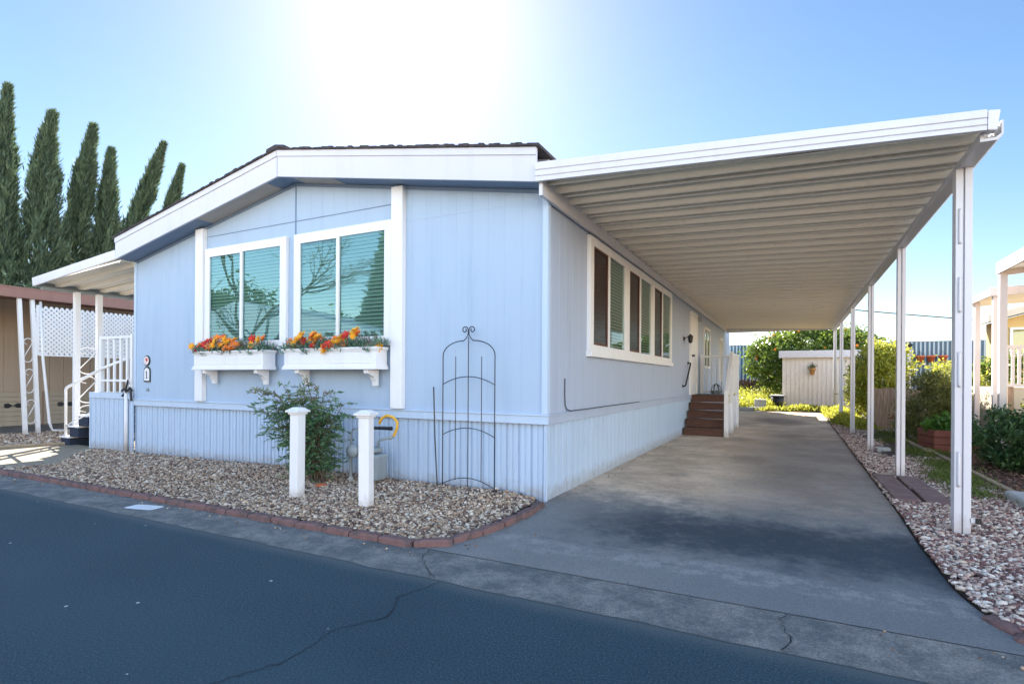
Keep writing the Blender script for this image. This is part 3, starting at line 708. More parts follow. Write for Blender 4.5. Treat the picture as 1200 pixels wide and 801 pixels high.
# side window band
w_=MB(); y0,y1,z0,z1=1.18,6.2,1.56,3.0
gl=[(1.31,1.90),(1.985,2.72),(2.97,3.57),(3.66,4.38),(4.63,5.24),(5.33,6.08)]
w_.box(.001,.05,y0,y1,z1-.11,z1); w_.box(.001,.05,y0,y1,z0+.04,z0+.12); w_.box(.001,.075,y0-.02,y1+.02,z0-.03,z0+.038)
ed=[y0]+[v for p in gl for v in p]+[y1]
for i in range(0,len(ed),2): w_.box(.001,.05,ed[i],ed[i+1],z0+.12,z1-.11)
win=w_.build('window', M['white'], home, bevel=.003, label='long band of six tall panes on the carport wall')
for i,(a0,a1) in enumerate(gl):
    s_=MB(); dark=i%2==0
    if dark:
        f_b=MB(); q=.028
        f_b.box(.018,.046,a0,a1,z1-.11-q,z1-.111); f_b.box(.018,.046,a0,a1,z0+.121,z0+.12+q); f_b.box(.018,.046,a0+.0005,a0+q,z0+.12+q,z1-.11-q); f_b.box(.018,.046,a1-q,a1-.0005,z0+.12+q,z1-.11-q)
        f_b.build('screen_frame', M['brownframe'], win, bevel=.002)
        s_.box(.030,.032,a0+q,a1-q,z0+.12+q,z1-.11-q); s_.build('insect_screen', M['screen'], win)
    else:
        s_.box(.030,.033,a0+.001,a1-.001,z0+.121,z1-.111); s_.build('pane', M['glass2'], win)
    b_=MB(); z=z0+.15
    while z<z1-.14:
        b_.hexa([(.006,a0+.005,z-.010),(.022,a0+.005,z+.010),(.022,a1-.005,z+.010),(.006,a1-.005,z-.010),(.006,a0+.005,z-.008),(.022,a0+.005,z+.012),(.022,a1-.005,z+.012),(.006,a1-.005,z-.008)]); z+=.044
    b_.build('blind', M['brownblind'] if dark else M['blind'], win)
    s_=MB(); s_.box(.0012,.004,a0,a1,z0+.12,z1-.11); s_.build('dark_room', M['brownframe'] if dark else M['inside'], win)
# far side openings
def simple_window(y0,y1,z0,z1,frame):
    w_=MB(); t=.06
    w_.box(.001,.04,y0,y1,z1-t,z1); w_.box(.001,.04,y0,y1,z0,z0+t); w_.box(.001,.04,y0,y0+t,z0+t,z1-t); w_.box(.001,.04,y1-t,y1,z0+t,z1-t); w_.box(.001,.035,(y0+y1)/2-.03,(y0+y1)/2+.03,z0+t,z1-t)
    o=w_.build('window', frame, home); s_=MB(); s_.box(.012,.016,y0+t,y1-t,z0+t,z1-t); s_.build('pane', M['glass2'], o)
    s_=MB(); s_.box(.0012,.004,y0+t,y1-t,z0+t,z1-t); s_.build('dark_room', M['brownframe'], o)
simple_window(10.9,12.1,1.6,2.75,M['white']); simple_window(14.6,15.4,1.2,2.7,M['white'])
d=MB(); d.box(.001,.05,8.55,8.64,.90,2.93); d.box(.001,.05,9.50,9.59,.90,2.93); d.box(.001,.05,8.64,9.50,2.85,2.93)
dr=d.build('door', M['white'], home, bevel=.003)
d=MB(); d.box(.002,.03,8.641,9.499,.90,2.849); d.box(.03,.036,8.74,9.40,1.9,2.7); d.box(.03,.036,8.74,9.40,1.05,1.75); d.build('door_leaf', M['white'], dr, bevel=.003)
d=MB(); d.lathe([(.0,0),(.03,.005),(.03,.02),(.012,.03),(.03,.05),(.03,.065),(0,.075)],(.036,8.72,1.85),12,'x'); d.build('handle', M['black'], dr, smooth=True)
m=MB(); m.box(.001,.03,9.75,10.35,2.82,2.96)
for k in range(5): m.box(.031,.036,9.77,10.33,2.83+k*.026,2.84+k*.026)
m.build('wall_vent', M['grey'], home)
# conduit cable stapled along the belt trim
m=MB(); m.tube([(.012,.46,1.26),(.012,.46,1.08),(.013,.47,.97),(.018,.50,.925),(.04,.56,.905),(.045,1.0,.902),(.045,1.8,.904),(.045,2.6,.903),(.045,3.6,.902)],.006,6); m.build('cable', M['black'], home)
# wall lamp by door
t=thing('wall_lamp','black coach lamp on the carport wall beside the side door','lamp',(0,7.8,2.2))
m=MB(); m.lathe([(.045,0),(.045,.02),(.02,.03)],(0,0,0),12,'x'); m.tube([(.02,0,0),(.10,0,.05),(.15,0,.02)],.009,8); m.build('bracket', M['black'], t)
m=MB(); m.lathe([(.01,.10),(.065,.05),(.06,.04),(.045,-.08),(.03,-.10),(.0,-.11)],(.15,0,0),8); m.build('lantern', M['black'], t)
# small box of the doorbell, mailbox
t=thing('grab_rail','black sloping grab rail fixed to the carport wall by the wooden steps','handrail',(0,7.7,1.1))
m=MB(); m.tube([(.002,-.02,.02),(.06,-.02,.02),(.07,.0,.05),(.07,.62,.52),(.06,.66,.56),(.002,.66,.56)],.018,8); m.build('rail', M['black'], t, smooth=True)
m=MB(); m.lathe([(.04,0),(.04,.012),(.0,.013)],(.001,-.02,.02),12,'x'); m.lathe([(.04,0),(.04,.012),(.0,.013)],(.001,.66,.56),12,'x'); m.build('wall_flange', M['black'], t)
# plaques
t=thing('round_plaque','small round plaque above the arched plaque on the blue front wall','plaque',(-6.95,-.001,1.51))
m=MB(); m.lathe([(.085,0),(.085,-.012),(.072,-.018)],(0,0,0),24,'y'); m.build('rim', M['black'], t)
m=MB(); m.lathe([(.070,-.0185),(.066,-.022),(0,-.0225)],(0,0,0),24,'y'); m.build('face', M['pinkwhite'], t)
m=MB(); m.lathe([(.028,-.0225),(.02,-.03),(0,-.031)],(.02,0,.015),10,'y'); m.build('flower_motif', M['petal_red'], t)
t=thing('number_plaque','small arched white number plaque below the round plaque','plaque',(-6.94,-.001,1.29))
def arch(w_,h,n=10): return [(-w_,-h),(w_,-h),(w_,h*.5)]+[(w_*math.cos(R(180*i/n)),h*.5+w_*.8*math.sin(R(180*i/n))) for i in range(1,n)]+[(-w_,h*.5)]
m=MB(); m.prism(arch(.085,.12),'y',-.012,0); m.build('backing', M['black'], t)
m=MB(); m.prism([(x*.8,z*.82) for x,z in arch(.085,.12)],'y',-.016,-.0125); m.build('face', M['white'], t)
m=MB(); m.box(-.009,.009,-.019,-.0165,-.05,.05); m.box(-.024,-.009,-.019,-.0165,.03,.045); m.box(-.024,.024,-.019,-.0165,-.062,-.051); m.build('numeral', M['black'], t)
m=MB(); m.lathe([(.028,0),(.028,-.02),(.01,-.03)],(-6.92,-.001,1.05),12,'y'); m.build('outlet', M['grey'], home)
# black strap/bow near porch corner made below

# ------------------------------------------------------------------ window boxes
def bloom(r,mat,n=7):
    m=MB()
    for ring,(rr,zz,off) in enumerate(((r,.006,0),(r*.7,.018,.35))):
        for i in range(n):
            a_=2*math.pi*i/n+off; w_=rr*.33; dx,dy=math.cos(a_),math.sin(a_); px,py=-dy,dx; cup=random.uniform(.1,.45)
            m.poly([(0,0,zz*.5),(dx*rr*.4+px*w_,dy*rr*.4+py*w_,zz+rr*.1),(dx*rr*1.1,dy*rr*1.1,zz+rr*cup),(dx*rr*.4-px*w_,dy*rr*.4-py*w_,zz+rr*.05)])
    m.lathe([(r*.22,.0),(r*.2,.018),(r*.1,.028)],(0,0,0),8)
    me=bpy.data.meshes.new('bloom'); me.from_pydata(m.v,[],m.f); me.materials.append(mat); me.update(); return me
BL=[bloom(.062,M['petal_yellow']),bloom(.066,M['petal_orange']),bloom(.06,M['petal_red']),bloom(.055,M['petal_orange'],11),bloom(.058,M['petal_yellow'],8)]
def flower_box(x0,x1,label,seed,redbias):
    random.seed(seed); t=thing('flower_box',label,'window box',((x0+x1)/2,0,1.36),'white flower boxes under the front windows')
    h=(x1-x0)/2; 
    m=MB(); a,b,zt=-.25,-.052,.245; tk=.018
    m.box(-h,h,a,b,0,tk); m.box(-h,h,a,a+tk,tk,zt); m.box(-h,h,b-tk,b,tk,zt); m.box(-h,-h+tk,a+tk,b-tk,tk,zt); m.box(h-tk,h,a+tk,b-tk,tk,zt)
    bx=m.build('box', M['white'], t, bevel=.003)
    m=MB(); 
    for q,(e,z0,z1) in enumerate(((.022,-.006,.022),(.012,.022,.045),(.014,zt-.03,zt-.012),(.026,zt-.012,zt+.010))):
        m.box(-h-e,h+e,a-e,a-.0005,z0,z1); m.box(-h-e,-h-.0005,a,b,z0,z1); m.box(h+.0005,h+e,a,b,z0,z1)
    # raised panels
    for p0,p1 in ((-h+.05,-.025),(.025,h-.05)):
        m.box(p0,p1,a-.006,a-.0005,.068,.075); m.box(p0,p1,a-.006,a-.0005,.195,.202); m.box(p0,p0+.007,a-.006,a-.0005,.075,.195); m.box(p1-.007,p1,a-.006,a-.0005,.075,.195)
    m.build('moulding', M['white'], t, bevel=.002)
    for bxx in (-h+.20,h-.16):
        m=MB(); m.prism([(-.235,-.008),(-.05,-.008),(-.05,-.20),(-.085,-.20),(-.095,-.15),(-.13,-.095),(-.19,-.07),(-.235,-.05)],'x',bxx-.035,bxx+.035); m.build('bracket', M['white'], t, bevel=.003)
    m=MB(); m.box(-h+tk,h-tk,a+tk,b-tk,.15,.20); m.build('soil', M['mulch'], t)
    n=int(2300*h); P=np.stack([rng.uniform(-h-.03,h+.03,n),rng.uniform(-.29,-.06,n),.20+(.03+.10*rng.random(n))*(.7+.3*np.sin(np.arange(n)%37))],1)
    P[:,2]+=.05*np.sin(P[:,0]*9+seed)*np.sin(P[:,0]*23)
    D=np.stack([(P[:,0]/h)*.25+rng.normal(0,.3,n),rng.normal(-.25,.3,n),np.ones(n)*.7],1)
    bias=np.clip((P[:,0]/h)*.3+.5,0,1)
    V,F,T=leaves(P,rng.uniform(.05,.11,n),rng.uniform(.008,.018,n),D/np.linalg.norm(D,axis=1)[:,None],tone=np.clip(rng.random(n),0,1),spread=.35)
    link('foliage', np_mesh('foliage',V,F,T), M['bluegreen'], t)
    for i in range(int(84*h)):
        k=random.random(); x=random.uniform(-h-.02,h*.45) if random.random()<.72 else random.uniform(-h,h)
        kind=random.choices(range(5),(3,3*redbias,3*redbias,2,3))[0]
        o=bpy.data.objects.new('bloom',BL[kind]); COL.objects.link(o); o.parent=t
        cl=.07*math.sin(x*8+seed)+.03*math.sin(x*19); o.location=(x+random.gauss(0,.02),random.uniform(-.29,-.12),.27+cl*.6+random.uniform(0,.13)); o.rotation_euler=(R(random.uniform(25,85)),R(random.uniform(-30,30)),R(random.uniform(-25,25)))
        s_=random.uniform(.7,1.25); o.scale=(s_,s_,s_)
    for i in range(22):
        x=random.uniform(-h,h); m=MB(); l=random.uniform(.08,.2); dx=random.uniform(-.08,.08)
        m.tube([(x,-.16,.22),(x+dx*.5,-.18,.22+l*.6),(x+dx*1.3,-.20,.22+l)],[.004,.009,.003],5); m.build('plume', M['plum'], t)
    return t
flower_box(-5.37,-3.93,'white flower box with mostly red and orange blooms under the left front window',3,1.6)
flower_box(-3.53,-2.03,'white flower box with yellow and orange blooms under the right front window',5,.8)

# ------------------------------------------------------------------ white bollard posts
def bollard(x,y,label):
    t=thing('marker_post',label,'post',(x,y,0),'white square posts in the front gravel')
    m=MB(); m.box(-.052,.052,-.052,.052,.0,.90); m.build('post', M['white'], t, bevel=.004)
    m=MB(); m.box(-.066,.066,-.066,.066,.885,.905); m.box(-.085,.085,-.085,.085,.906,.925)
    m.prism([(-.078,.926),(.078,.926),(.0,.965)],'y',-.078,.078) if False else m.hexa([(-.08,-.08,.926),(.08,-.08,.926),(.08,.08,.926),(-.08,.08,.926),(-.035,-.035,.955),(.035,-.035,.955),(.035,.035,.955),(-.035,.035,.955)])
    m.build('cap', M['white'], t, bevel=.003); return t
b1=bollard(-2.22,-1.19,'white square post standing in front of the leafy shrub'); b1.rotation_euler=(0,R(.3),R(4))
b2=bollard(-1.31,-1.19,'white square post standing in front of the gas meter'); b2.rotation_euler=(0,R(-.4),R(14))

# ------------------------------------------------------------------ trellis, stake
t=thing('garden_trellis','black wire trellis with curled top leaning on the blue front wall','trellis',(-.865,-.12,0))
def P3(x,z): return (x, -.03+.09*(1-z/1.85)*0, z)
rad=.0058; hw=.325
for s_ in (-1,1):
    pts=[(s_*hw,0,-.02),(s_*hw,0,.7),(s_*hw,0,1.50)]
    for i in range(1,9):
        a_=R(90*i/8); pts.append((s_*(hw*.18+hw*.82*math.cos(a_)),0,1.50+.16*math.sin(a_)))
    pts+=[(s_*.03,0,1.685),(s_*.006,0,1.72)]
    # scroll
    for i in range(0,15):
        a_=R(-90+ (i*33)); rr=.040*(1-i/20); pts.append((s_*(.048+rr*math.cos(a_)*-1 if False else s_ and s_*1.0*(.046+rr*math.cos(R(200)-R(i*33)))), 0, 1.785+rr*math.sin(R(200)-R(i*33)))) if False else pts.append((s_*(.045-rr*math.cos(R(i*30))),0,1.775+rr*math.sin(R(i*30))))
    m=MB(); m.tube(pts,rad,6); m.build('frame_rod', M['black'], t, smooth=True)
m=MB(); m.tube([(0,0,.10),(0,0,1.70)],rad*.9,6); m.build('centre_rod', M['black'], t)
for x in (-.16,.165): m=MB(); m.tube([(x,.0,.16),(x,.0,1.49)],rad*.75,6); m.build('rod', M['black'], t)
for zc in (1.19,.64,.105):
    m=MB(); m.tube([(-hw+2*hw*i/12, -.001, zc+.085*(1-(2*i/12-1)**2)) for i in range(13)],rad*.85,6); m.build('arch_rod', M['black'], t, smooth=True)
m=MB(); m.tube([(-1.335,-.09,1.16),(-1.30,-.11,.6),(-1.24,-.14,-.01)],.0075,6); tag(m.build('garden_stake', M['black']), 'thin dark stake leaning on the wall left of the trellis','stake')
m=MB(); m.tube([(-1.15,-.10,.05),(-.8,-.12,.045),(-.62,-.15,.06),(-.50,-.13,.09)],.014,6); tag(m.build('drip_hose', M['black']), 'short black hose end lying in gravel at the trellis foot','hose')

# ------------------------------------------------------------------ gas meter
t=thing('gas_meter','grey gas meter with pipes and yellow hose behind the right white post','gas meter',(-2.03,-.30,0))
m=MB(); m.hexa([(-.12,-.09,.10),(.14,-.09,.10),(.14,.09,.10),(-.12,.09,.10),(-.14,-.1,.40),(.16,-.1,.40),(.16,.1,.40),(-.14,.1,.40)]); m.box(-.09,.11,-.08,.08,.405,.47); m.build('meter_body', M['grey'], t, bevel=.03)
m=MB(); m.lathe([(.06,0),(.06,-.02),(.045,-.025)],(.01,-.101,.30),16,'y'); m.build('dial', M['white'], t)
m=MB(); m.tube([(-.30,-.02,-.02),(-.30,-.02,.10),(-.30,-.02,.36),(-.28,-.02,.42),(-.16,-.02,.45),(-.09,-.02,.52),(-.06,-.02,.47)],.018,8); m.build('inlet_pipe', M['grey'], t, smooth=True)
m=MB(); m.lathe([(.035,-.02),(.035,.10),(.02,.11)],(-.30,-.02,0),10); m.build('pipe_sleeve', M['rock'], t)
m=MB(); m.lathe([(.02,-.06),(.075,-.045),(.08,-.02),(.08,.0),(.03,.02)],(-.22,-.06,.42),14,'y'); m.build('regulator', M['grey'], t, smooth=True)
m=MB(); m.tube([(.08,0,.47),(.09,0,.54),(.13,0,.56),(.30,.0,.60)],.015,8); m.tube([(-.30,-.02,.36),(-.30,-.02,.62),(-.28,-.01,.66),(-.1,.0,.66)],.012,8); m.build('outlet_pipe', M['grey'], t, smooth=True)
m=MB(); m.tube([(.10,.0,.735),(.12,.02,.80),(.19,.02,.835),(.28,.02,.82),(.34,.02,.77),(.34,.02,.70),(.30,.02,.62),(.24,.01,.575)],.016,8); m.build('yellow_hose', M['yellowpipe'], t, smooth=True)
m=MB(); m.box(.05,.30,-.03,-.005,.675,.70); m.tube([(.05,-.02,.69),(.30,-.02,.70)],.018,8); m.build('valve', M['black'], t)

# ------------------------------------------------------------------ carport
cp=thing('carport','long white metal carport with ribbed tan underside over the driveway','carport',(0,0,0))
CX0,CX1,CY0,CY1=.035,3.50,-.30,16.35
def cz(x): return 3.165+(3.035-3.165)*(x-CX0)/(CX1-CX0)
pr=[]; y=CY0; per=.395
while y<CY1:
    for dy,dz in ((0,.0),(.035,.0),(.045,.075),(.18,.075),(.189,.02),(.225,.02),(.234,.075),(.385,.075)): pr.append((y+dy,dz))
    y+=per
pr=[p for p in pr if p[0]<CY1]+[(CY1,0)]
m=MB()
def sk(a_): return a_+max(0,.14*(1-(a_-CY0)/.4))
for (a0,d0),(a1,d1) in zip(pr[:-1],pr[1:]):
    m.hexa([(CX0,a0,cz(CX0)+d0),(CX1,sk(a0),cz(CX1)+d0),(CX1,sk(a1),cz(CX1)+d1),(CX0,a1,cz(CX0)+d1),
            (CX0,a0,cz(CX0)+d0+.004),(CX1,sk(a0),cz(CX1)+d0+.004),(CX1,sk(a1),cz(CX1)+d1+.004),(CX0,a1,cz(CX0)+d1+.004)])
m.build('roof_pan', M['pan'], cp)
# front fascia with three rolled ridges
m=MB()
def fsec(x,h,zb):   # profile points (y,z)
    return [(-.31,zb),(-.335,zb+.004),(-.335,zb+h*.22),(-.328,zb+h*.25),(-.338,zb+h*.30),(-.338,zb+h*.55),(-.330,zb+h*.58),(-.340,zb+h*.62),(-.340,zb+h*.9),(-.335,zb+h),(-.29,zb+h),(-.285,zb+h-.01),(-.285,zb+.01)]
A=fsec(0,.185,3.150); B=fsec(0,.148,3.008)
n=len(A); xa,xb=.006,3.44
m.v+=[(xa,)+p for p in A]+[(xb-.02,p[0]+.14,p[1]) for p in B]
for i in range(n): j=(i+1)%n; m.f.append((i,n+i,n+j,j))
m.f.append(tuple(range(n))); m.f.append(tuple(range(2*n-1,n-1,-1)))
m.build('front_fascia', M['metalwhite'], cp)
# corner cap
m=MB(); m.hexa([(3.424,-.195,3.01),(3.485,-.165,3.01),(3.485,-.10,3.01),(3.424,-.1,3.01),(3.424,-.20,3.15),(3.50,-.175,3.15),(3.50,-.10,3.145),(3.424,-.1,3.145)]); m.build('corner_cap', M['metalwhite'], cp, bevel=.008)
# side gutter beam on the posts
m=MB(); m.prism([(3.405,2.965),(3.50,2.965),(3.535,3.0),(3.535,3.10),(3.522,3.10),(3.522,3.01),(3.49,2.985),(3.425,2.985),(3.425,3.03),(3.405,3.03)],'y',-.10,CY1); m.build('gutter_beam', M['metalwhite'], cp)
m=MB(); m.prism([(.024,3.03),(.060,3.03),(.060,3.155),(.034,3.155),(.034,3.25),(.024,3.25)],'y',-.28,CY1); m.build('wall_channel', M['metalwhite'], cp)
m=MB(); m.box(.036,3.40,CY1+.001,CY1+.02,3.0,3.16); m.build('rear_fascia', M['metalwhite'], cp)
PY=[.50,3.46,6.55,9.9,13.4,16.25]; PXs=[3.437,3.46,3.465,3.47,3.48,3.49]
for i,(px,py) in enumerate(zip(PXs,PY)):
    m=MB(); z0=gz(py)+.0
    # the post: C-section with a folded slot on the face towards the camera
    s_=.054 if i==0 else .045
    m.box(px-s_,px-.006,py-s_,py+s_,z0,2.964); m.box(px+.004,px+s_,py-s_-.006,py+s_+.006,z0,2.964); m.box(px-.006,px+.004,py-s_+.015,py+s_,z0,2.964)
    po=m.build('post', M['metalwhite'], cp, bevel=.003)
    if i==0:
        for zz in (.55,1.35,1.95,2.5):
            m=MB(); m.tube([(px-.026,py-s_-.0,zz-.14),(px-.026,py-s_-.004,zz-.12),(px-.026,py-s_-.004,zz+.12),(px-.026,py-s_,zz+.14)],.012,8); m.build('knockout', M['metalwhite'], po, smooth=True)
        m=MB(); m.box(px+.046,px+.11,py-.06,py-.03,.13,.165); m.build('spout', M['metalwhite'], po)
        m=MB(); m.box(px+.08,px+.118,py-.066,py-.0605,.125,.17); m.build('spout_end', M['black'], po)

# ------------------------------------------------------------------ side entry steps
t=thing('entry_steps','redwood steps with white rails up to the side door under the carport','steps',(.03,7.72,0))
rz_=.18; tr=.27; sw=.84
for k in range(4):
    m=MB(); m.box(.0,sw,k*tr,k*tr+.02,.01+k*rz_,(k+1)*rz_-.03); m.build('riser', M['stepwood'], t, bevel=.002)
    m=MB(); m.box(-.0,sw+.01,k*tr-.025,(k+1)*tr+.0,(k+1)*rz_-.029,(k+1)*rz_); m.build('tread', M['stepwood'], t, bevel=.004)
m=MB(); m.box(0,sw,4*tr,4*tr+.02,.73,.87); m.build('riser', M['stepwood'], t)
m=MB(); m.box(0,sw+.02,4*tr-.02,2.6,.871,.90); m.build('landing', M['stepwood'], t, bevel=.003)
m=MB(); m.prism([(0,0),(2.6,.0),(2.6,.87),(4*tr,.87),(4*tr,.72),(3*tr,.72),(3*tr,.54),(2*tr,.54),(2*tr,.36),(tr,.36),(tr,.18),(0,.15)],'x',sw+.02,sw+.045); m.build('side_panel', M['white'], t)
for (px,py,z0,z1) in ((sw+.06,.02,0,1.0),(sw+.06,4*tr+.05,.0,1.93),(sw+.06,2.55,0,1.93),(.03,2.55,.9,1.93)):
    m=MB(); m.box(px-.045,px+.045,py-.045,py+.045,z0,z1); m.build('rail_post', M['white'], t, bevel=.004)
m=MB(); m.hexa([(sw+.02,.02,.93),(sw+.10,.02,.93),(sw+.10,4*tr,1.82),(sw+.02,4*tr,1.82),(sw+.02,.02,1.02),(sw+.10,.02,1.02),(sw+.10,4*tr,1.91),(sw+.02,4*tr,1.91)])
m.build('handrail', M['white'], t, bevel=.004)
for k in range(9):
    y_=4*tr+.18+k*.145; m=MB(); m.box(sw+.045,sw+.075,y_-.012,y_+.06,.95,1.86); m.build('baluster', M['white'], t)
for k in range(1,7):
    x_=.03+k*.125; m=MB(); m.box(x_-.012,x_+.012,2.535,2.56,.95,1.86); m.build('baluster', M['white'], t)
m=MB(); m.box(.07,sw+.02,2.52,2.575,1.86,1.91); m.build('rail', M['white'], t, bevel=.003)
m=MB(); m.box(.07,sw+.02,2.53,2.565,.93,.97); m.build('rail', M['white'], t, bevel=.003)
m=MB(); m.box(sw+.035,sw+.085,4*tr+.1,2.5,1.861,1.912); m.build('rail', M['white'], t, bevel=.003)
t=thing('wire_basket','small dark hooped basket on the landing by the side door','basket',(.5,9.6,.9))
m=MB()
for an in (0,60,120): m.tube([(.13*math.cos(R(b))*math.cos(R(an)),.13*math.cos(R(b))*math.sin(R(an)),.02+.24*math.sin(R(b))) for b in range(0,181,15)],.008,6)
m.build('hoops', M['black'], t)
m=MB(); m.lathe([(.10,0),(.14,.10),(.13,.1),(.09,.01)],(0,0,0),14); m.build('bowl', M['grey'], t)
m=MB(); m.box(.1,.8,8.95,9.45,.902,.915); tag(m.build('door_mat', M['slatblue']),'blue grey mat on the landing at the side door','mat')
t=thing('utility_box','pale metal utility box at the far rear corner of the blue home','utility box',(.01,17.2,1.2))
m=MB(); m.box(0,.22,-.2,.2,-.35,.35); m.build('cabinet', M['metalwhite'], t, bevel=.01); m=MB(); m.box(.221,.235,-.16,.16,-.30,.30); m.build('cabinet_door', M['metalwhite'], t, bevel=.004)
t=thing('satellite_dish','small dark dish on a bracket at the rear corner of the home','satellite dish',(.15,17.6,1.95))
m=MB(); m.lathe([(.0,.03),(.12,.045),(.24,.10),(.25,.095),(.12,.03),(.0,.012)],(0,0,0),20,'y'); m.build('dish', M['grey'], t, smooth=True)
m=MB(); m.tube([(-.13,.15,-.3),(0,.15,-.1),(0,.03,0)],.018,8); m.build('bracket', M['black'], t)

# ------------------------------------------------------------------ left porch
t=thing('side_porch','raised porch with blue skirting and white railing at the left end of the home','porch',(0,0,0))
ribs(-8.56,-7.29,lambda u:-.0,.90,lambda u,d,z:(u,-.03+d,z),.14).build('porch_skirting', M['skirt'], t)
m=MB(); m.box(-8.58,-7.285,-.05,-.031,.89,.985); m.build('rim_board', M['trimblue'], t, bevel=.003)
m=MB(); m.box(-8.56,-7.33,-.03,5,.94,.985); m.build('deck', M['grey'], t)
m=MB(); m.tube([(-7.42,-.065,.02),(-7.42,-.065,1.0)],.028,10); m.build('drain_pipe', M['white'], t, smooth=True)
m=MB(); m.box(-8.585,-8.562,-.04,.0,0,.9); m.build('corner_strip', M['trimblue'], t)
for x in (-8.30,-7.38): m=MB(); m.box(x-.03,x+.03,-.02,.04,.986,1.95); m.build('rail_post', M['white'], t, bevel=.003)
m=MB(); m.box(-8.27,-7.41,-.012,.032,1.885,1.93); m.box(-8.27,-7.41,-.008,.028,1.17,1.205); m.build('rail', M['white'], t, bevel=.002)
for k in range(4): x=-8.10+k*.19; m=MB(); m.box(x-.022,x+.022,-.005,.025,.986,1.884); m.build('baluster', M['white'], t, bevel=.002)
for k in range(6): y=.7+k*.28; m=MB(); m.box(-8.32,-8.28,y-.06,y+.06,1.05,1.9); m.build('baluster', M['skirt'], t)
m=MB(); m.box(-8.33,-8.27,.55,2.4,1.901,1.945); m.build('rail', M['white'], t)
# steps go down to the left
for k in range(4):
    xr=-9.58+k*.30; z=.2*(k+1)-.02
    m=MB(); m.box(xr,xr+.34,-.05 if k<3 else .0,1.05,z-.03,z); m.build('tread', M['white'], t, bevel=.003)
    m=MB(); m.box(xr+.02,xr+.319,-.03 if k<3 else .02,1.03,0.0 if k==0 else z-.2,z-.031); m.build('riser', M['darkstep'], t)
m=MB(); m.tube([(-9.42,-.02,.17),(-9.42,-.02,1.02),(-9.39,-.02,1.05),(-8.23,-.02,1.39),(-7.6,.06,1.56)],.024,8); m.tube([(-9.42,-.02,.36),(-8.60,-.02,.62)],.018,8); m.build('handrail', M['white'], t, smooth=True)
m=MB(); m.tube([(-9.42,1.0,.2),(-9.42,1.0,1.05),(-8.3,1.0,1.5)],.022,8); m.build('handrail', M['white'], t, smooth=True)
# black bow on railing foot
m=MB(); m.tube([(-7.56,-.055,1.02),(-7.47,-.07,1.05),(-7.40,-.07,1.01),(-7.30,-.07,1.07),(-7.27,-.06,1.02)],.02,6); m.tube([(-7.40,-.07,1.0),(-7.52,-.07,.94)],.02,6); m.tube([(-7.29,-.07,1.02),(-7.26,-.07,.86)],.018,6); m.tube([(-7.43,-.07,1.02),(-7.36,-.07,1.20)],.014,6)
tag(m.build('ribbon', M['black']), 'dark ribbon tied at the foot of the white porch railing','ribbon')
# porch awning
t=thing('porch_awning','small white metal awning sloping left off the home over the side porch','awning',(0,0,0))
def pz(x): return 3.06+(2.90-3.06)*(x+7.28)/(-9.95+7.28)
pr=[];y=-.264
while y<4.2:
    for dy,dz in ((0,.0),(.03,.0),(.055,.05),(.27,.05),(.30,0)): pr.append((y+dy,dz))
    y+=.36
m=MB()
for (a0,d0),(a1,d1) in zip(pr[:-1],pr[1:]):
    m.hexa([(-9.93,a0,pz(-9.93)+d0),(-7.31,a0,pz(-7.31)+d0),(-7.31,a1,pz(-7.31)+d1),(-9.93,a1,pz(-9.93)+d1),
            (-9.93,a0,pz(-9.93)+d0+.004),(-7.31,a0,pz(-7.31)+d0+.004),(-7.31,a1,pz(-7.31)+d1+.004),(-9.93,a1,pz(-9.93)+d1+.004)])
m.build('roof_pan', M['pan'], t)
m=MB(); m.hexa([(-9.97,-.30,2.87),(-7.30,-.30,3.105),(-7.30,-.265,3.105),(-9.97,-.265,2.87),(-9.97,-.31,3.02),(-7.30,-.31,3.25),(-7.30,-.265,3.25),(-9.97,-.265,3.02)]); m.build('front_fascia', M['metalwhite'], t, bevel=.006)
m=MB(); m.box(-9.97,-9.935,-.264,4.3,2.86,3.0); m.box(-9.93,-9.85,-.2,4.3,2.83,2.875); m.build('edge_beam', M['grey'], t)
def scroll_post(par, x, ya, yb, z0, z1, lean=0, mat=M['white'], r=.045, zs=None, name='post'):
    for y in (ya,yb):
        m=MB(); m.hexa([(x-r,y-r+lean,z0),(x+r,y-r+lean,z0),(x+r,y+r+lean,z0),(x-r,y+r+lean,z0),(x-r,y-r,z1),(x+r,y-r,z1),(x+r,y+r,z1),(x-r,y+r,z1)]); m.build(name, mat, par, bevel=.004)
    zs=zs or [.4,1.1,1.8]
    ym=(ya+yb)/2; hh=(yb-ya)/2-r
    for zc in zs:
        pts=[]; lz=lean*(1-(zc-z0)/(z1-z0))
        for i in range(13): a_=R(180*i/12); pts.append((x,ym+lz+hh*math.cos(a_),zc+.16+.09*math.sin(a_)))
        pts2=[(x,ym+lz-hh*math.cos(R(180*i/12)),zc-.16-.09*math.sin(R(180*i/12))) for i in range(13)]
        m=MB(); m.tube(pts+[(x,ym+lz-hh*.2,zc+.12)],.009,6); m.tube([pts2[-1] if False else (x,ym+lz+hh,zc+.16),(x,ym+lz-hh,zc-.16)],.009,6); m.tube(pts2,.009,6); m.build('scroll', mat, par, smooth=True)
scroll_post(t,-9.75,.29,.66,.0,2.83,zs=[.45,1.0,1.55])
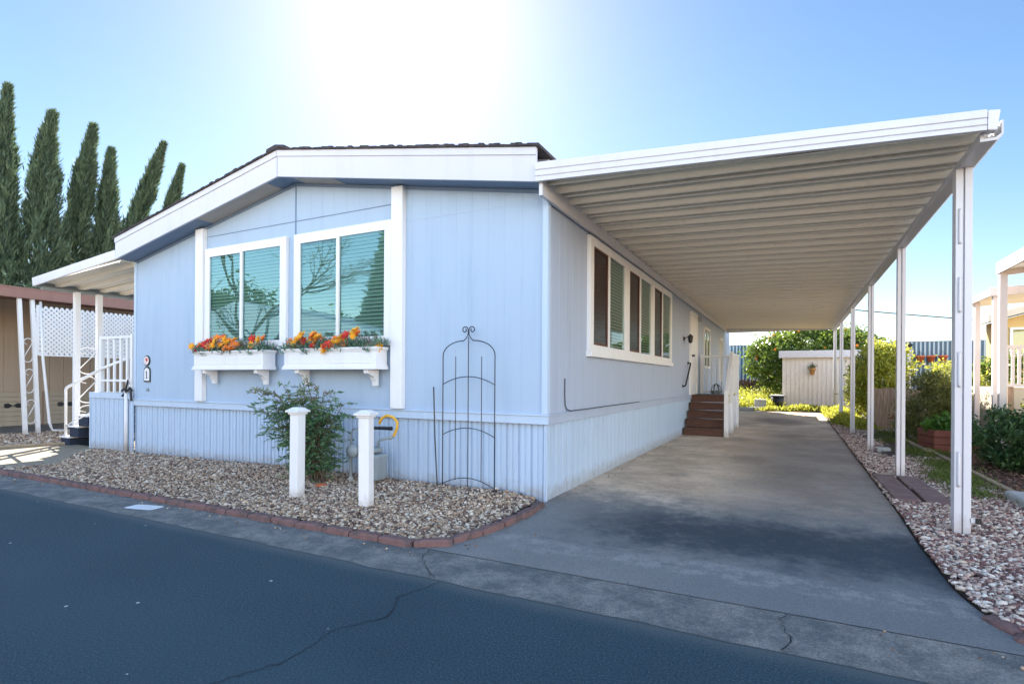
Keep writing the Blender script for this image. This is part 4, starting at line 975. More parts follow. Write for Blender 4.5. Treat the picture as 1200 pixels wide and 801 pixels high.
# ------------------------------------------------------------------ neighbour on the left
nb=thing('tan_neighbour_home','tan mobile home with brown fascia and block skirting at far left','house',(0,0,0))
m=MB(); u=-6
while u<13:
    m.box(-15.02,-15.0,u,u+.295,.86,3.35); m.box(-15.03,-15.012,u+.295,u+.31,.86,3.35); u+=.31
m.build('wall', M['tanwall'], nb)
m=MB(); m.box(-15.0,-14.985,-6,13,1.28,1.32); m.build('belt_strip', M['tanwall'], nb)
m=MB()
for k in range(7):
    m.box(-15.02,-14.99+.003*(k%2),-6,13,.02+k*.12,.02+k*.12+.105)
m.box(-15.05,-15.021,-6,13,0,.86); m.build('skirting', M['tanskirt'], nb)
for y in (.2,1.3,2.4,3.5,-.9):
    m=MB()
    for s_ in (-1,1): m.prism([(y,.52),(y+s_*.09,.46),(y+s_*.17,.47),(y+s_*.17,.57),(y+s_*.09,.58)],'x',-14.984,-14.975)
    m.build('skirt_vent', M['black'], nb)
for y in (.75,1.9,3.0): m=MB(); m.box(-14.985,-14.97,y,y+.02,.02,.86); m.build('block_joint', M['brownfascia'], nb)
m=MB(); m.hexa([(-16,-3,3.2),(-12.1,-3,2.98),(-12.1,13,2.98),(-16,13,3.2),(-16,-3,3.24),(-12.1,-3,3.02),(-12.1,13,3.02),(-16,13,3.24)]); m.build('awning_roof', M['brownfascia'], nb)
m=MB(); m.box(-12.1,-12.05,-3,13,2.88,3.07); m.box(-12.06,-12.035,-3,13,3.075,3.10); m.build('fascia', M['brownfascia'], nb)
m=MB(); m.prism([(-23,3.2),(-15,3.2),(-15,3.3),(-19,3.95),(-23,3.3)],'y',-6,13); m.build('roof', M['shingle'], nb)
m=MB(); m.box(-23,-15.06,-6,13,0,3.2); m.build('wall_core', M['tanwall'], nb)
scroll_post(nb,-12.16,.34,.56,0,2.88,lean=.12,r=.035,zs=[.5,1.15,1.8])
m=MB(); m.tube([(-12.15,.70,2.85),(-12.14,.74,1.7),(-12.12,.86,.25),(-12.08,.9,.08),(-11.98,1.30,.05)],.028,8); m.build('downpipe', M['white'], nb, smooth=True)
# lattice
t=thing('lattice_panel','white diagonal lattice screen hanging between the tan home posts and porch','lattice',(-12.14,.62,1.72))
Lw,Lh=4.2,1.03; m=MB()
def clip(y0,z0,dy,dz):
    ts=[]
    lo,hi=-1e9,1e9
    for p,d,mx in ((y0,dy,Lw),(z0,dz,Lh)):
        a_,b_=(0-p)/d,(mx-p)/d; lo=max(lo,min(a_,b_)); hi=min(hi,max(a_,b_))
    return (lo,hi) if hi-lo>.03 else None
for layer,(dy,dz) in enumerate(((.7071,.7071),(.7071,-.7071))):
    k=-Lh if layer==0 else 0
    while k<Lw+(0 if layer==0 else Lh):
        r0=clip(k,0,dy,dz)
        if r0:
            a_,b_=r0; x=.0+layer*.006; hw_=.021
            p0=(k+dy*a_,dz*a_); p1=(k+dy*b_,dz*b_); nx,nz=-dz*hw_,dy*hw_
            m.hexa([(x,p0[0]-nx,p0[1]-nz),(x+.005,p0[0]-nx,p0[1]-nz),(x+.005,p0[0]+nx,p0[1]+nz),(x,p0[0]+nx,p0[1]+nz),(x,p1[0]-nx,p1[1]-nz),(x+.005,p1[0]-nx,p1[1]-nz),(x+.005,p1[0]+nx,p1[1]+nz),(x,p1[0]+nx,p1[1]+nz)])
        k+=.098
m.build('slats', M['white'], t)
m=MB(); m.box(-.005,.02,0,.05,-.02,1.05); m.box(-.005,.02,.051,Lw,-.03,.0); m.build('frame', M['white'], t)

# ------------------------------------------------------------------ vegetation
def crown_points(n, blobs, inner=.55):
    Ps=[];w_=np.array([b[3]*b[4]*b[5] for b in blobs]); w_=w_/w_.sum()
    cnt=rng.multinomial(n,w_)
    for b,c in zip(blobs,cnt):
        u=rand_unit(c)*(inner+(1-inner)*rng.random((c,1))**.5); Ps.append(np.array(b[:3])+u*np.array(b[3:6]))
    return np.concatenate(Ps)
def lumpy(n, blobs, clump=.25, cn=40, inner=.5):
    """leaf points gathered into clumps inside ellipsoid blobs, with per-clump tone"""
    C=crown_points(cn*len(blobs),blobs,inner); idx=rng.integers(0,len(C),n)
    s=clump*rng.uniform(.5,1.2,len(C))
    P=C[idx]+rng.normal(size=(n,3))*s[idx][:,None]*.45
    ct=rng.random(len(C)); tone=np.clip(ct[idx]*.6+rng.random(n)*.4,0,1)
    return P,tone
def foliage(name,parent,P,tone,L,W,mat,D=None,spread=.9):
    n=len(P); V,F,T=leaves(P,rng.uniform(L*.6,L*1.3,n),rng.uniform(W*.7,W*1.2,n),D,tone,spread)
    return link(name,np_mesh(name,V,F,T),mat,parent)
def cypress(x,y,h,rad_,lean,label,n=26000,z0=0):
    t=thing('cypress_tree',label,'tree',(x,y,z0),'tall cypress trees behind the tan home')
    dxv=np.array([.8896,.4567])  # lean across the view
    u=rng.random(n)**.85; rad_=rad_*1.28
    z=.4+u*(h-.4)
    prof=rad_*np.where(u<.12,.75+2*u,1.0)*(1.15-.2*u)*np.clip((1-u),0,1)**.66*(1+.10*np.sin(u*23+x)+.08*np.sin(u*51+y))
    a_=rng.uniform(0,6.283,n); rr=prof*(1-.45*rng.random(n)**2)*(1+.22*np.sin(a_*5+u*18+y)+.18*np.sin(a_*9-u*37+x)+.13*np.sin(a_*3+u*70))*(1+.5*(rng.random(n)>.985))
    curve=lean*1.7*(u**2.6)+.12*np.sin(u*9+x)*u
    P=np.stack([rr*np.cos(a_)+dxv[0]*curve,rr*np.sin(a_)+dxv[1]*curve,z],1)
    D=np.stack([np.cos(a_)*.28+dxv[0]*lean*.25*u,np.sin(a_)*.28+dxv[1]*lean*.25*u,np.ones(n)*.9],1); D/=np.linalg.norm(D,axis=1)[:,None]
    tone=np.clip(.5+.32*np.sin(a_*7+u*40+x)*np.cos(u*60+a_*3)+rng.normal(0,.2,n),0,1)
    V,F,T=leaves(P,rng.uniform(.16,.42,n),rng.uniform(.03,.075,n),D,tone,.28)
    link('crown',np_mesh('crown',V,F,T),M['cypress'],t)
    m=MB(); k=14; m.tube([(dxv[0]*lean*1.7*(i/k)**2.6,dxv[1]*lean*1.7*(i/k)**2.6,h*.95*i/k) for i in range(k+1)],[.22*(1-i/k)+.02 for i in range(k+1)],8); m.build('trunk',M['bark'],t)
    return t
def place(u,D):   # pixel column -> ground point at depth D
    o=(u-600)/640.2*D; return 2.219+.8896*o-.4567*D, -5.104+.4567*o+.8896*D
def ht(v,D): return 1.25+(444-v)/640.2*D
for (u,top,Wd,D,lean,lab) in ((2,95,32,24,.3,'cypress cut by the left edge of the view'),(43,125,46,25,.6,'broad cypress with a forked tip, second from left'),(82,140,37,27,.9,'slender cypress, third from left, tip bent right'),
        (120,168,32,28,.45,'shorter rounded cypress in the middle of the row'),(142,160,33,30,1.6,'cypress leaning well to the right above the blue roof'),(181,186,27,32,1.1,'small cypress just above the blue roof slope'),(222,226,10,36,.3,'cypress tip barely showing over the blue roof')):
    x,y=place(u-4,D); s_=D/640.2; cypress(x,y,ht(top+13,D),Wd*s_*.5*.93,lean*.9,lab)
x,y=place(40,25.2); 
x,y=place(110,23); t=thing('olive_shrub','pale olive coloured bush between the cypress trees and the awning','bush',(x,y,0))
P,tn=lumpy(9000,[(0,0,3.6,1.5,1.2,2.6),(1.2,.6,3.2,1.3,1,2.0),(-1.6,-.4,3.0,1.3,1,2.2)],.5,60); foliage('crown',t,P,tn,.22,.07,M['olive'])
m=MB(); m.tube([(0,0,0),(.1,0,1.5),(.0,0,3.4)],[.15,.1,.05],8); m.build('trunk',M['bark'],t)
x,y=place(30,21.5); t=thing('broad_shrub','dark green bush mass above the brown fascia at far left','bush',(x,y,0))
P,tn=lumpy(16000,[(0,0,2.2,3.2,1.2,2.4),(3.5,1.2,2.1,2.6,1.2,2.2),(-3.4,-1,2.4,2.4,1.2,2.6)],.6,70); foliage('crown',t,P,tn,.26,.07,M['cypress'])
m=MB(); m.tube([(0,0,0),(.1,0,1.5),(.0,0,3.0)],[.15,.1,.05],8); m.build('trunk',M['bark'],t)

# nandina by the posts
t=thing('nandina_shrub','airy green shrub with thin canes behind the left white post','shrub',(-2.62,-.56,.02))
random.seed(11); Ps=[];Ds=[];m=MB()
for c in range(26):
    a_=random.uniform(0,6.28); sp=random.uniform(.1,1); hx=math.cos(a_)*sp*.72+(-.22); hy=math.sin(a_)*sp*.36; hh=random.uniform(.72,1.30)*(1-.16*sp)
    b0=Vector((random.gauss(0,.06),random.gauss(0,.05),0)); e=Vector((hx,hy,hh)); mid=b0.lerp(e,.55)+Vector((-hx*.25,-hy*.25,.08))
    m.tube([b0,mid,e],[.007,.005,.003],5)
    for s_ in range(23):
        k=random.uniform(.16,1.0); p=(b0.lerp(mid,min(1,k*2)) if k<.5 else mid.lerp(e,(k-.5)*2))
        dr=Vector((random.gauss(0,1)+hx*.8,random.gauss(0,.8)+hy*.8,random.uniform(-.35,.6))).normalized(); l=random.uniform(.10,.30)
        tip=p+dr*l-Vector((0,0,l*.25)); m.tube([p,p.lerp(tip,.5)+Vector((0,0,.02)),tip],[.0025,.002,.001],4)
        for q in range(13):
            kk=random.uniform(.35,1.05); base=p.lerp(tip,kk); d=(dr+Vector((random.gauss(0,.7),random.gauss(0,.7),random.gauss(-.15,.4)))).normalized()
            Ps.append(base[:]);Ds.append(d[:])
m.build('cane',M['bark'],t)
Ps=np.array(Ps);Ds=np.array(Ds);n=len(Ps); V,F,T=leaves(Ps,rng.uniform(.04,.08,n),rng.uniform(.012,.022,n),Ds,np.clip(rng.random(n)*.78+np.where((Ps[:,2]>.95),.35,0),0,1),.15)
link('foliage',np_mesh('foliage',V,F,T),M['nandina'],t)
m=MB(); m.lathe([(.05,0),(.075,.015),(.06,.03),(.02,.04)],(-2.42,-.68,.045),10); tag(m.build('red_leaf_litter',M['terracotta']),'small red piece lying in gravel at the shrub foot','debris')

# orange tree
t=thing('orange_tree','round orange tree full of fruit behind the grey shed','tree',(2.9,20.5,.2))
bl=[(0,0,2.1,2.1,1.6,1.25),(-1.3,-.3,1.9,1.2,1.1,1.0),(1.3,0,2.2,1.3,1.2,1.1),(-.6,-.4,1.3,1.3,1,.8),(.2,0,2.9,1.2,1,.55)]
P,tn=lumpy(22000,bl,.30,90); foliage('crown',t,P,tn,.15,.075,M['citrus'])
m=MB(); m.tube([(0,0,-.2),(.05,0,.6),(0,.05,1.2),(.1,0,2.3)],[.13,.11,.09,.03],9)
for k in range(7): a_=k*.9; m.tube([(0,.03,.9),(.5*math.cos(a_),.4*math.sin(a_),1.5),(1.2*math.cos(a_),.9*math.sin(a_),2.1+.1*k)],[.06,.04,.012],6)
m.build('trunk',M['bark'],t)
fr=MB(); fr.lathe([(.0,-.05),(.035,-.04),(.05,0),(.035,.04),(0,.05)],(0,0,0),10); f0=fr.build('orange',M['orange'],t,smooth=True)
C=crown_points(260,bl,.97); C=C[(C[:,1]<.2)][:48]
for i,c in enumerate(C):
    o=f0 if i==0 else f0.copy()
    if i: COL.objects.link(o); o.parent=t
    o.location=c; s_=random.uniform(.8,1.35); o.scale=(s_,)*3

def bush(name,label,loc,blobs,n,L,W,mat,clump=.22,cn=60,cat='bush',group=None,stems=5):
    t=thing(name,label,cat,loc,group); P,tn=lumpy(n,blobs,clump,cn); P[:,2]=np.maximum(P[:,2],.01); foliage('foliage',t,P,tn,L,W,mat)
    m=MB()
    for k in range(stems):
        b=random.choice(blobs); m.tube([(b[0]*.2+random.gauss(0,.05),b[1]*.2,0),(b[0]*.7,b[1]*.7,b[2]*.6),(b[0]+random.gauss(0,b[3]*.4),b[1]+random.gauss(0,b[4]*.4),b[2]+b[5]*.6)],[.02,.014,.006],5)
    m.build('stem',M['bark'],t); return t
bush('yellow_green_bush','tall sunlit yellow green bush above the grey fence right of the shed',(4.35,13.7,.1),[(.1,0,1.3,.6,.6,1.0),(.5,.2,1.55,.5,.5,.75),(-.3,0,.8,.35,.4,.7),(.1,-.2,.6,.6,.4,.55)],9000,.11,.05,M['yellowgreen'])
bush('yellow_green_bush','lower yellow green bush left of the tall one, against the shed side',(4.05,15.0,.12),[(0,0,.9,.35,.4,.8),(.2,.2,1.5,.35,.4,.6)],5000,.10,.045,M['darkshrub'])
bush('dark_shrub','olive dark shrub in front of the grey fence behind the planter box',(4.72,8.9,0),[(0,0,.75,.5,.45,.70),(.25,.1,1.15,.42,.35,.42),(-.2,0,.45,.42,.4,.42),(.45,.05,.7,.35,.3,.55)],11000,.07,.025,M['darkshrub'],.16)
bush('yellow_green_bush','yellowish bush just right of the dark shrub near the hanging pots',(5.5,10.2,0),[(0,0,1.0,.45,.4,.6),(-.25,0,1.25,.35,.3,.4)],5000,.09,.04,M['yellowgreen'],.2)
bush('leafy_plant','bright green broad leaved plant growing in the red wooden planter',(4.72,7.25,.30),[(0,0,.16,.34,.3,.18),(-.12,-.1,.1,.2,.2,.16)],2600,.09,.06,M['ivy'],.1,30,'plant',stems=3)
bush('green_hedge','glossy dark green hedge right of the nearest carport post',(5.35,4.6,0),[(0,0,.42,.75,.8,.42),(-.4,.4,.45,.45,.6,.42),(.55,-.2,.5,.7,.7,.45),(.2,.6,.62,.6,.6,.34),(1.2,0,.55,.7,.8,.5)],26000,.075,.032,M['hedge'],.14,90,'hedge')
bush('tall_shrub','green shrub between the neighbour porch posts above the grey fence',(6.15,10.9,0),[(0,0,1.0,.35,.4,.8),(.5,.2,1.1,.5,.4,.75),(1.0,.1,.8,.5,.4,.7)],7000,.09,.05,M['citrus'],.2)
bush('flowering_shrub','pale dry shrub below the neighbour deck behind the hedge',(5.85,6.3,0),[(0,0,.8,.35,.3,.35),(.4,0,.7,.4,.3,.4)],2600,.07,.03,M['yellowgreen'],.15)
# low ground cover along the drive end
P=[];
for (cx,cy,rx,ry,h,n) in ((3.55,14.6,.4,1.0,.30,2600),(3.5,12.3,.28,.9,.26,1800),(3.75,11.0,.3,.6,.25,1400),(2.6,16.9,.9,.3,.2,1600),(1.6,16.8,.5,.3,.12,700),(3.25,15.9,.5,.4,.22,1200)):
    x=rng.normal(cx,rx*.5,n); y=rng.normal(cy,ry*.5,n); z=np.maximum(0,(y-9))*.022+h*rng.random(n)*np.exp(-((x-cx)/rx)**2); P.append(np.stack([x,y,z],1))
P=np.concatenate(P); P=P[~((P[:,0]<3.1)&(P[:,1]<16.3))]
o=foliage('ground_cover',None,P,rng.random(len(P)),.10,.035,M['yellowgreen'],np.tile([0,0,1.],(len(P),1)),.5); tag(o,'yellow green creeping plants along the far right edge of the driveway','ground cover',kind='stuff')
# grass tufts in the right gravel and beds
P=[]
for (cx,cy,rx,ry,h,n) in ((4.05,3.4,.28,.7,.07,1900),(4.15,4.6,.25,.7,.08,1700),(4.2,6.3,.35,.7,.10,2200),(4.15,8.2,.4,.8,.10,2000),(4.1,9.8,.3,.8,.12,1800),(3.95,2.4,.2,.3,.05,500)):
    x=rng.normal(cx,rx*.5,n); y=rng.normal(cy,ry*.5,n); z=.02+h*.3*rng.random(n); P.append(np.stack([x,y,z],1))
P=np.concatenate(P); o=foliage('grass',None,P,rng.random(len(P)),.07,.010,M['grass'],np.tile([0,0,1.],(len(P),1)),.4); tag(o,'short green weeds growing through the right gravel','grass',kind='stuff')
# garden at the back left of the shed
x=rng.uniform(-1.2,2.0,9000); y=rng.uniform(17.4,21.5,9000); z=.2+rng.random(9000)*(.25+.14*(y-17.4)); P=np.stack([x,y,z],1)
o=foliage('ground_cover',None,P,np.clip(rng.random(9000)*.8+.1,0,1),.12,.05,M['yellowgreen']); tag(o,'sunlit yellow green plants in the back garden left of the shed','ground cover',kind='stuff')
x=rng.uniform(-1.2,2.6,6000); y=rng.uniform(21.6,22.6,6000); z=.2+rng.random(6000)*1.05; P=np.stack([x,y,z],1)
o=foliage('ground_cover',None,P,rng.random(6000),.14,.05,M['redleaf']); tag(o,'rusty brown foliage strip at the foot of the slatted far fence','ground cover',kind='stuff')
m=MB(); m.box(-1.0,1.5,16.9,17.1,.15,.27); m.build('low_kerb',M['rock'])
tag(bpy.data.objects['low_kerb'],'pale low kerb in front of the sunny back garden','kerb')
m=MB(); m.box(.95,1.35,17.3,17.6,.2,.55); tag(m.build('garden_block',M['rock'],bevel=.02),'pale block among the sunny plants left of the shed','block')
t=thing('black_bin','black tapered tub with a pale lid against the left side of the shed','bin',(1.72,17.6,.18))
m=MB(); m.lathe([(.15,0),(.24,.5),(.22,.5),(.14,.03)],(0,0,0),14); m.build('tub',M['black'],t,smooth=True); m=MB(); m.lathe([(.26,.5),(.26,.54),(.1,.56)],(0,0,0),14); m.build('lid',M['rock'],t)

# ------------------------------------------------------------------ shed
t=thing('garden_shed','small pale grey metal shed with white roof edge at the driveway end','shed',(1.88,17.9,.18))
m=MB(); u=0
while u<2.32:
    m.hexa([(u,0,0),(u+.11,0,0),(u+.11,.02,0),(u,.02,0),(u,0,1.95),(u+.11,0,1.95),(u+.11,.02,1.95),(u,.02,1.95)]); m.box(u+.112,u+.143,.012,.022,0,1.95); u+=.145
m.box(0,.02,.031,1.9,0,1.95); m.box(2.3,2.32,.031,1.9,0,1.95); m.box(.02,2.3,1.88,1.9,0,1.95); m.build('wall',M['shed'],t)
m=MB(); m.box(-.10,2.5,-.12,2.0,2.14,2.17); m.build('roof',M['metalwhite'],t)
m=MB(); m.box(-.12,2.52,-.14,-.121,1.93,2.19); m.box(-.12,-.101,-.12,2.0,1.93,2.19); m.build('roof_edge',M['metalwhite'],t,bevel=.01)
t=thing('hanging_pot','single terracotta pot with a small plant hung on the shed wall','flower pot',(2.87,17.80,1.62))
m=MB(); m.lathe([(.06,-.14),(.10,.06),(.115,.06),(.115,.10),(.09,.10),(.05,-.12)],(0,0,0),14); m.build('pot',M['tanclay'],t,smooth=True)
P=rng.normal(size=(160,3))*[.07,.05,.05]+[0,0,.16]; foliage('foliage',t,P,rng.random(160),.07,.02,M['darkshrub'])
m=MB(); m.tube([(0,.09,.3),(0,.05,.1)],.006,5); m.build('hanger',M['black'],t)

# ------------------------------------------------------------------ fences
t=thing('slatted_fence','tall blue and white slatted metal fence across the back of the lots','fence',(-9,23.2,.3))
m=MB(); k=0; u=0
m2=MB()
while u<34:
    (m if k%2 else m2).box(u,u+(.045 if k%2 else .095),0 if k%2 else .02,.02 if k%2 else .035,0,2.62); u+=(.05 if k%2 else .10); k+=1
m.build('pale_slats',M['slatpale'],t); m2.build('blue_slats',M['slatblue'],t)
for u in range(0,35,3):
    m=MB(); m.tube([(u,.06,0),(u,.06,2.68)],.03,8); m.build('fence_post',M['grey'],t)
m=MB(); m.tube([(0,.06,2.64),(34,.06,2.64)],.02,8); m.build('top_rail',M['grey'],t)
t=thing('picket_fence','weathered grey wooden fence behind the right hand shrubs','fence',(3.95,11.2,.0))
m=MB(); u=0; k=0
while u<5.5:
    if not (2.05<u<2.2): 
        h=1.08+random.uniform(-.015,.02); m.box(u,u+.135,0,.02,.05,h)
    u+=.142; k+=1
m.build('boards',M['fencewood'],t)
m=MB(); m.box(0,5.5,.021,.06,.3,.38); m.box(0,5.5,.021,.06,.85,.93); m.build('rail',M['fencewood'],t)
for u in (0,1.9,3.8,5.5): m=MB(); m.box(u-.045,u+.045,.061,.15,0,1.12); m.build('fence_post',M['fencewood'],t)
# terracotta pots hung on the far fence
pp=None
for i,(x,lab) in enumerate(((6.95,'leftmost of three terracotta pots hung on the slatted fence'),(7.32,'middle one of three terracotta pots hung on the slatted fence'),(7.72,'rightmost of three terracotta pots hung on the slatted fence'))):
    if i==0:
        t=thing('hanging_pot',lab,'flower pot',(x,22.95,2.22),'terracotta pots on the slatted fence')
        m=MB(); m.lathe([(.09,-.16),(.15,.05),(.17,.05),(.17,.12),(.14,.12),(.08,-.14)],(0,0,0),14); m.build('pot',M['terracotta'],t,smooth=True)
        m=MB(); m.tube([(-.13,0,.1),(0,.12,.3),(.13,0,.1)],.008,5); m.build('hanger',M['black'],t); pp=t
    else:
        t=copy_tree(pp); t.location.x=x; t['label']=lab
t=thing('lantern_post','pale post with a small dark lantern in front of the slatted fence','lamp post',(6.45,22.0,.2))
m=MB(); m.tube([(0,0,0),(0,0,2.35)],.035,8); m.build('post',M['pinkwhite'],t); m=MB(); m.lathe([(.03,2.35),(.09,2.40),(.09,2.52),(.13,2.54),(.02,2.62)],(0,0,0),8); m.build('lantern',M['black'],t)

# ------------------------------------------------------------------ small items on the right
m=MB(); m.box(4.30,4.37,2.45,6.9,0,.085); tag(m.build('timber_edging',M['timber'],bevel=.008),'weathered timber edging between right gravel and the hedge bed','edging')
m=MB(); m.box(4.22,4.30,6.2,9.5,0,.09); tag(m.build('timber_edging',M['timber'],bevel=.008),'farther timber edging board in front of the red planter','edging')
m=MB(); m.box(4.20,4.50,1.75,2.38,0,.12); o=m.build('edging_stone',M['rock'],bevel=.03); tag(o,'grey concrete block at the near end of the timber edging','block')
k=0
for i in range(2):
    for j in range(2):
        x0=3.17+i*.228; y0=1.62+j*.845; m=MB(); m.box(x0,x0+.222,y0,y0+.83,.02,.062); o=m.build('paver',M['paver'],bevel=.008); o.rotation_euler=(0,0,R(random.uniform(-.6,.6)))
        tag(o,['near left','far left','near right','far right'][k]+' slab of the brown paver pad beside the driveway','paver','brown paver slabs between carport posts'); k+=1
t=thing('wooden_planter','low red brown wooden planter box below the dark shrub','planter',(4.72,7.2,0))
m=MB()
for k in range(3): m.box(-.36,.36,-.32,-.295,.02+k*.13,.14+k*.13); m.box(-.36,.36,.295,.32,.02+k*.13,.14+k*.13); m.box(-.36,-.336,-.294,.294,.02+k*.13,.14+k*.13); m.box(.336,.36,-.294,.294,.02+k*.13,.14+k*.13)
m.build('boards',M['planterwood'],t,bevel=.004); m=MB(); m.box(-.335,.335,-.293,.293,.05,.34); m.build('soil',M['mulch'],t); t.rotation_euler=(0,0,R(12))
m=MB(); m.box(3.54,3.74,6.25,6.45,.02,.10); tag(m.build('footing_block',M['rock'],bevel=.015),'pale footing block beside the third carport post','block')
t=thing('glazed_pot','pale patterned pot standing by the grey fence','flower pot',(4.42,10.1,0))
m=MB(); m.lathe([(.08,0),(.13,.12),(.14,.3),(.11,.36),(.09,.34),(.1,.1)],(0,0,0),14); m.build('pot',M['rock'],t,smooth=True)
P=rng.normal(size=(200,3))*[.09,.09,.06]+[0,0,.42]; foliage('foliage',t,P,rng.random(200),.07,.03,M['redleaf'])

# ------------------------------------------------------------------ right neighbour
nr=thing('neighbour_carport','pinkish white neighbour carport corner at the right edge','carport',(0,0,0))
m=MB(); m.hexa([(5.28,-1.5,3.10),(8.6,-1.5,3.4),(8.6,6.7,3.4),(5.28,6.7,3.10),(5.28,-1.5,3.13),(8.6,-1.5,3.43),(8.6,6.7,3.43),(5.28,6.7,3.13)]); m.build('roof_pan',M['pan'],nr)
m=MB(); m.box(5.24,5.279,-1.5,6.72,3.05,3.24); m.build('side_fascia',M['pinkwhite'],nr); m=MB(); m.hexa([(5.28,6.701,3.02),(8.6,6.701,3.32),(8.6,6.75,3.32),(5.28,6.75,3.02),(5.28,6.701,3.12),(8.6,6.701,3.42),(8.6,6.75,3.42),(5.28,6.75,3.12)]); m.build('rear_fascia',M['pinkwhite'],nr)
m=MB(); m.box(5.26,5.36,6.6,6.7,0,3.05); m.build('post',M['pinkwhite'],nr,bevel=.004)
npz=thing('neighbour_porch','lower porch roof on thin posts behind the neighbour carport','porch',(0,0,0))
m=MB(); m.hexa([(5.26,7.0,2.75),(9,7.0,2.95),(9,8.9,2.95),(5.26,8.9,2.75),(5.26,7.0,2.78),(9,7.0,2.98),(9,8.9,2.98),(5.26,8.9,2.78)]); m.build('roof_pan',M['pan'],npz)
m=MB(); m.hexa([(5.22,6.96,2.72),(9,6.96,2.90),(9,6.999,2.90),(5.22,6.999,2.72),(5.22,6.96,2.86),(9,6.96,3.04),(9,6.999,3.04),(5.22,6.999,2.86)]); m.box(5.22,5.259,7.0,8.9,2.73,2.84); m.build('fascia',M['pinkwhite'],npz)
for y in (7.05,8.1): m=MB(); m.box(5.28,5.36,y-.04,y+.04,0,2.75); m.build('post',M['pinkwhite'],npz,bevel=.004)
m=MB(); m.box(5.55,9,7.3,9.5,0,1.16); m.build('deck_wall',M['cream'],npz); m=MB(); m.box(5.5,9,7.26,7.30,1.17,1.22); m.box(5.5,9,7.26,7.30,1.84,1.89); m.build('rail',M['pinkwhite'],npz)
for k in range(14): m=MB(); x=5.53+k*.085; m.box(x-.022,x+.022,7.265,7.29,1.221,1.839); m.build('baluster',M['pinkwhite'],npz)
m=MB(); m.box(5.55,5.63,7.28,7.34,0,1.22); m.build('stub_post',M['fencewood'],npz)
ny=thing('yellow_house','yellow house with cream eaves at the right edge','house',(0,0,0))
m=MB(); m.prism([(6.85,0),(16,0),(16,3.4),(11,4.0),(6.85,2.80)],'y',12.5,13.8); wl=m.build('wall',M['yellow'],ny)
m=MB(); m.hexa([(6.45,12.0,2.72),(12,12.0,4.3),(12,14,4.3),(6.45,14,2.72),(6.45,12.0,2.88),(12,12.0,4.48),(12,14,4.48),(6.45,14,2.88)]); m.build('roof',M['cream'],ny)
m=MB(); m.box(6.98,7.04,12.46,12.499,1.9,2.6); m.box(7.75,7.82,12.46,12.499,1.9,2.6); m.box(7.04,7.75,12.46,12.499,2.54,2.6); m.box(7.04,7.75,12.46,12.499,1.9,1.96); wi=m.build('window',M['white'],ny)
m=MB(); m.box(7.04,7.75,12.48,12.495,1.96,2.54); m.build('pane',M['glass2'],wi)
bush('background_tree','yellow flowering tree top behind the yellow house roof',(14.5,25,0),[(0,0,4.6,2.6,1.5,1.7),(2,.5,5,2,1.5,1.5)],7000,.2,.09,M['yellowgreen'],.45,60,'tree')

# bare tree and far trees
def bare(name,label,x,y,h,seed,spread=.75,r0=.16,depth=6,mat=None,lean=(0,0)):
    random.seed(seed); m=MB()
    def br(p,d,l,r,k):
        if k==0 or r<.004: return
        q=p+d*l*.5+Vector((random.gauss(0,.05),random.gauss(0,.05),random.gauss(0,.03)))*l; e=q+(d+Vector((random.gauss(0,.15),random.gauss(0,.15),.1))).normalized()*l*.5
        m.tube([p,q,e],[r,r*.85,r*.7],5 if k<4 else 7)
        for i in range(3 if k>1 else 2):
            nd=(d+Vector((random.gauss(0,spread),random.gauss(0,spread),random.uniform(-.1,.5)))).normalized(); br(e,nd,l*random.uniform(.6,.85),r*.62,k-1)
    t=thing(name,label,'tree',(x,y,0)); br(Vector((0,0,0)),Vector((lean[0],lean[1],1)).normalized(),h*.3,r0,depth); m.build('branches',mat or M['bark'],t); return t
x,y=place(1012,42); bare('bare_tree','leafless grey tree far beyond the slatted fence',x,y,4.9,21,.55,.07)
for (u,D,h,lab) in ((985,46,5.2,'distant green tree left of the leafless tree'),(1062,60,5.0,'small distant tree crown peeping over the slatted fence'),(872,55,4.2,'distant low tree beyond the fence near the blue home')):
    x,y=place(u,D); bush('distant_tree',lab,(x,y,0),[(0,0,h*.7,h*.25,h*.25,h*.3),(h*.15,0,h*.6,h*.2,h*.2,h*.25)],3500,.3,.12,M['darkshrub'],.6,40,'tree')
m=MB(); p0=place(860,30);p1=place(1330,30)
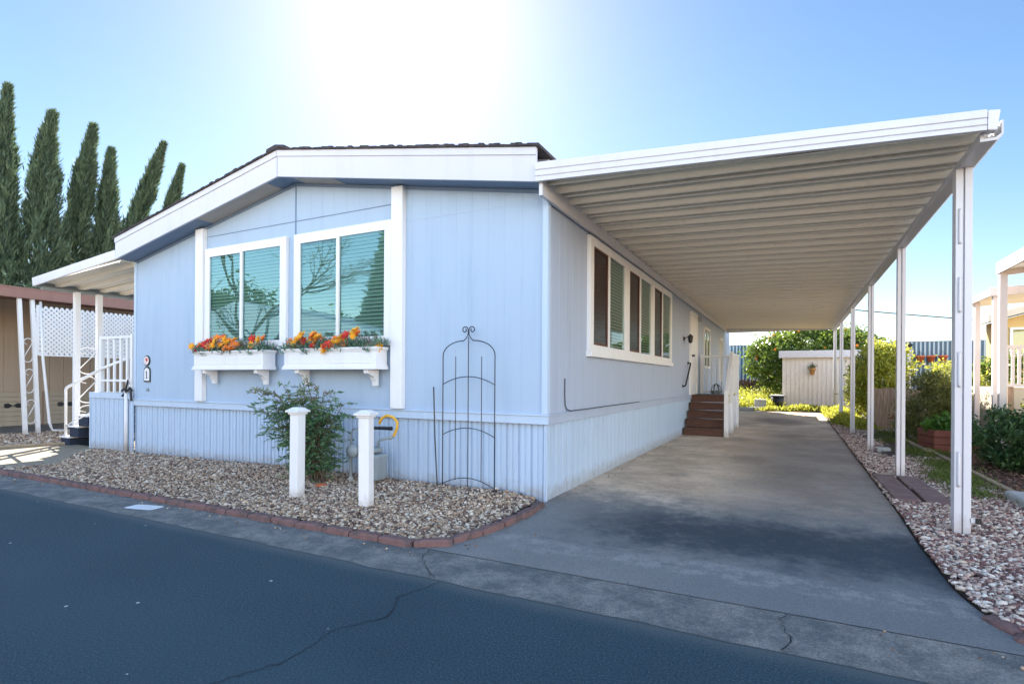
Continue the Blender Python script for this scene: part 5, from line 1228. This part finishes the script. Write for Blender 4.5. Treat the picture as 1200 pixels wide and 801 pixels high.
N_=24; m.tube([(p0[0]+(p1[0]-p0[0])*i/N_, p0[1]+(p1[1]-p0[1])*i/N_, ht(346+ (i/N_)*33,30)-.25*(1-(2*i/N_-1)**2)) for i in range(N_+1)],.028,6); tag(m.build('power_line',M['black']),'dark overhead cable crossing the sky beyond the carport posts','cable')

# ------------------------------------------------------------------ across the street (seen in the window glass)
ac=thing('white_house','white house across the street seen reflected in the front windows','house',(0,0,0))
m=MB(); m.box(-34,-14,-24,-14.5,0,2.9); m.build('wall',M['white'],ac)
m=MB(); m.prism([(-35,2.9),(-13,2.9),(-13,3.1),(-24,5.3),(-35,3.1)],'y',-25,-14); m.build('roof',M['fascia'],ac)
m=MB(); m.box(-33,-15,-14.48,-14.45,.9,2.2)
m.build('window',M['inside'],ac)
ac=thing('white_house','low cream house straight across the street behind the camera','house',(0,0,0))
m=MB(); m.box(-8,6,-24,-15,0,2.9); m.build('wall',M['cream'],ac)
m=MB(); m.prism([(-9,2.9),(7,2.9),(7,3.1),(-1,4.6),(-9,3.1)],'y',-25,-14); m.build('roof',M['metalwhite'],ac)
t=thing('conifer_tree','tall conifer across the street mirrored in the right front window','tree',(-18.0,-20,0))
n=26000; u=rng.random(n)**1.3; a_=rng.uniform(0,6.283,n); rr=3.0*(1-u)**.8*(.6+.4*rng.random(n)); P=np.stack([rr*np.cos(a_),rr*np.sin(a_),.8+u*10.5],1); foliage('crown',t,P,rng.random(n),.45,.16,M['cypress'])
m=MB(); m.tube([(0,0,0),(0,0,10.5)],[.25,.04],8); m.build('trunk',M['bark'],t)
bare('bare_tree','leafless branching tree across the street mirrored in the left front window',-21.5,-13.0,10,5,.6,.15,7)
t=thing('round_tree','broad green tree across the street mirrored low in the left window','tree',(-27,-17,0))
P,tn=lumpy(14000,[(0,0,4,3.5,3,2.6),(-4,0,3.6,3.2,3,2.4),(4,-2,3.2,2.6,2.6,2)],.8,60); foliage('crown',t,P,tn,.4,.16,M['citrus'])
m=MB(); m.tube([(0,0,0),(0,0,3.5)],[.3,.15],8); m.build('trunk',M['bark'],t)
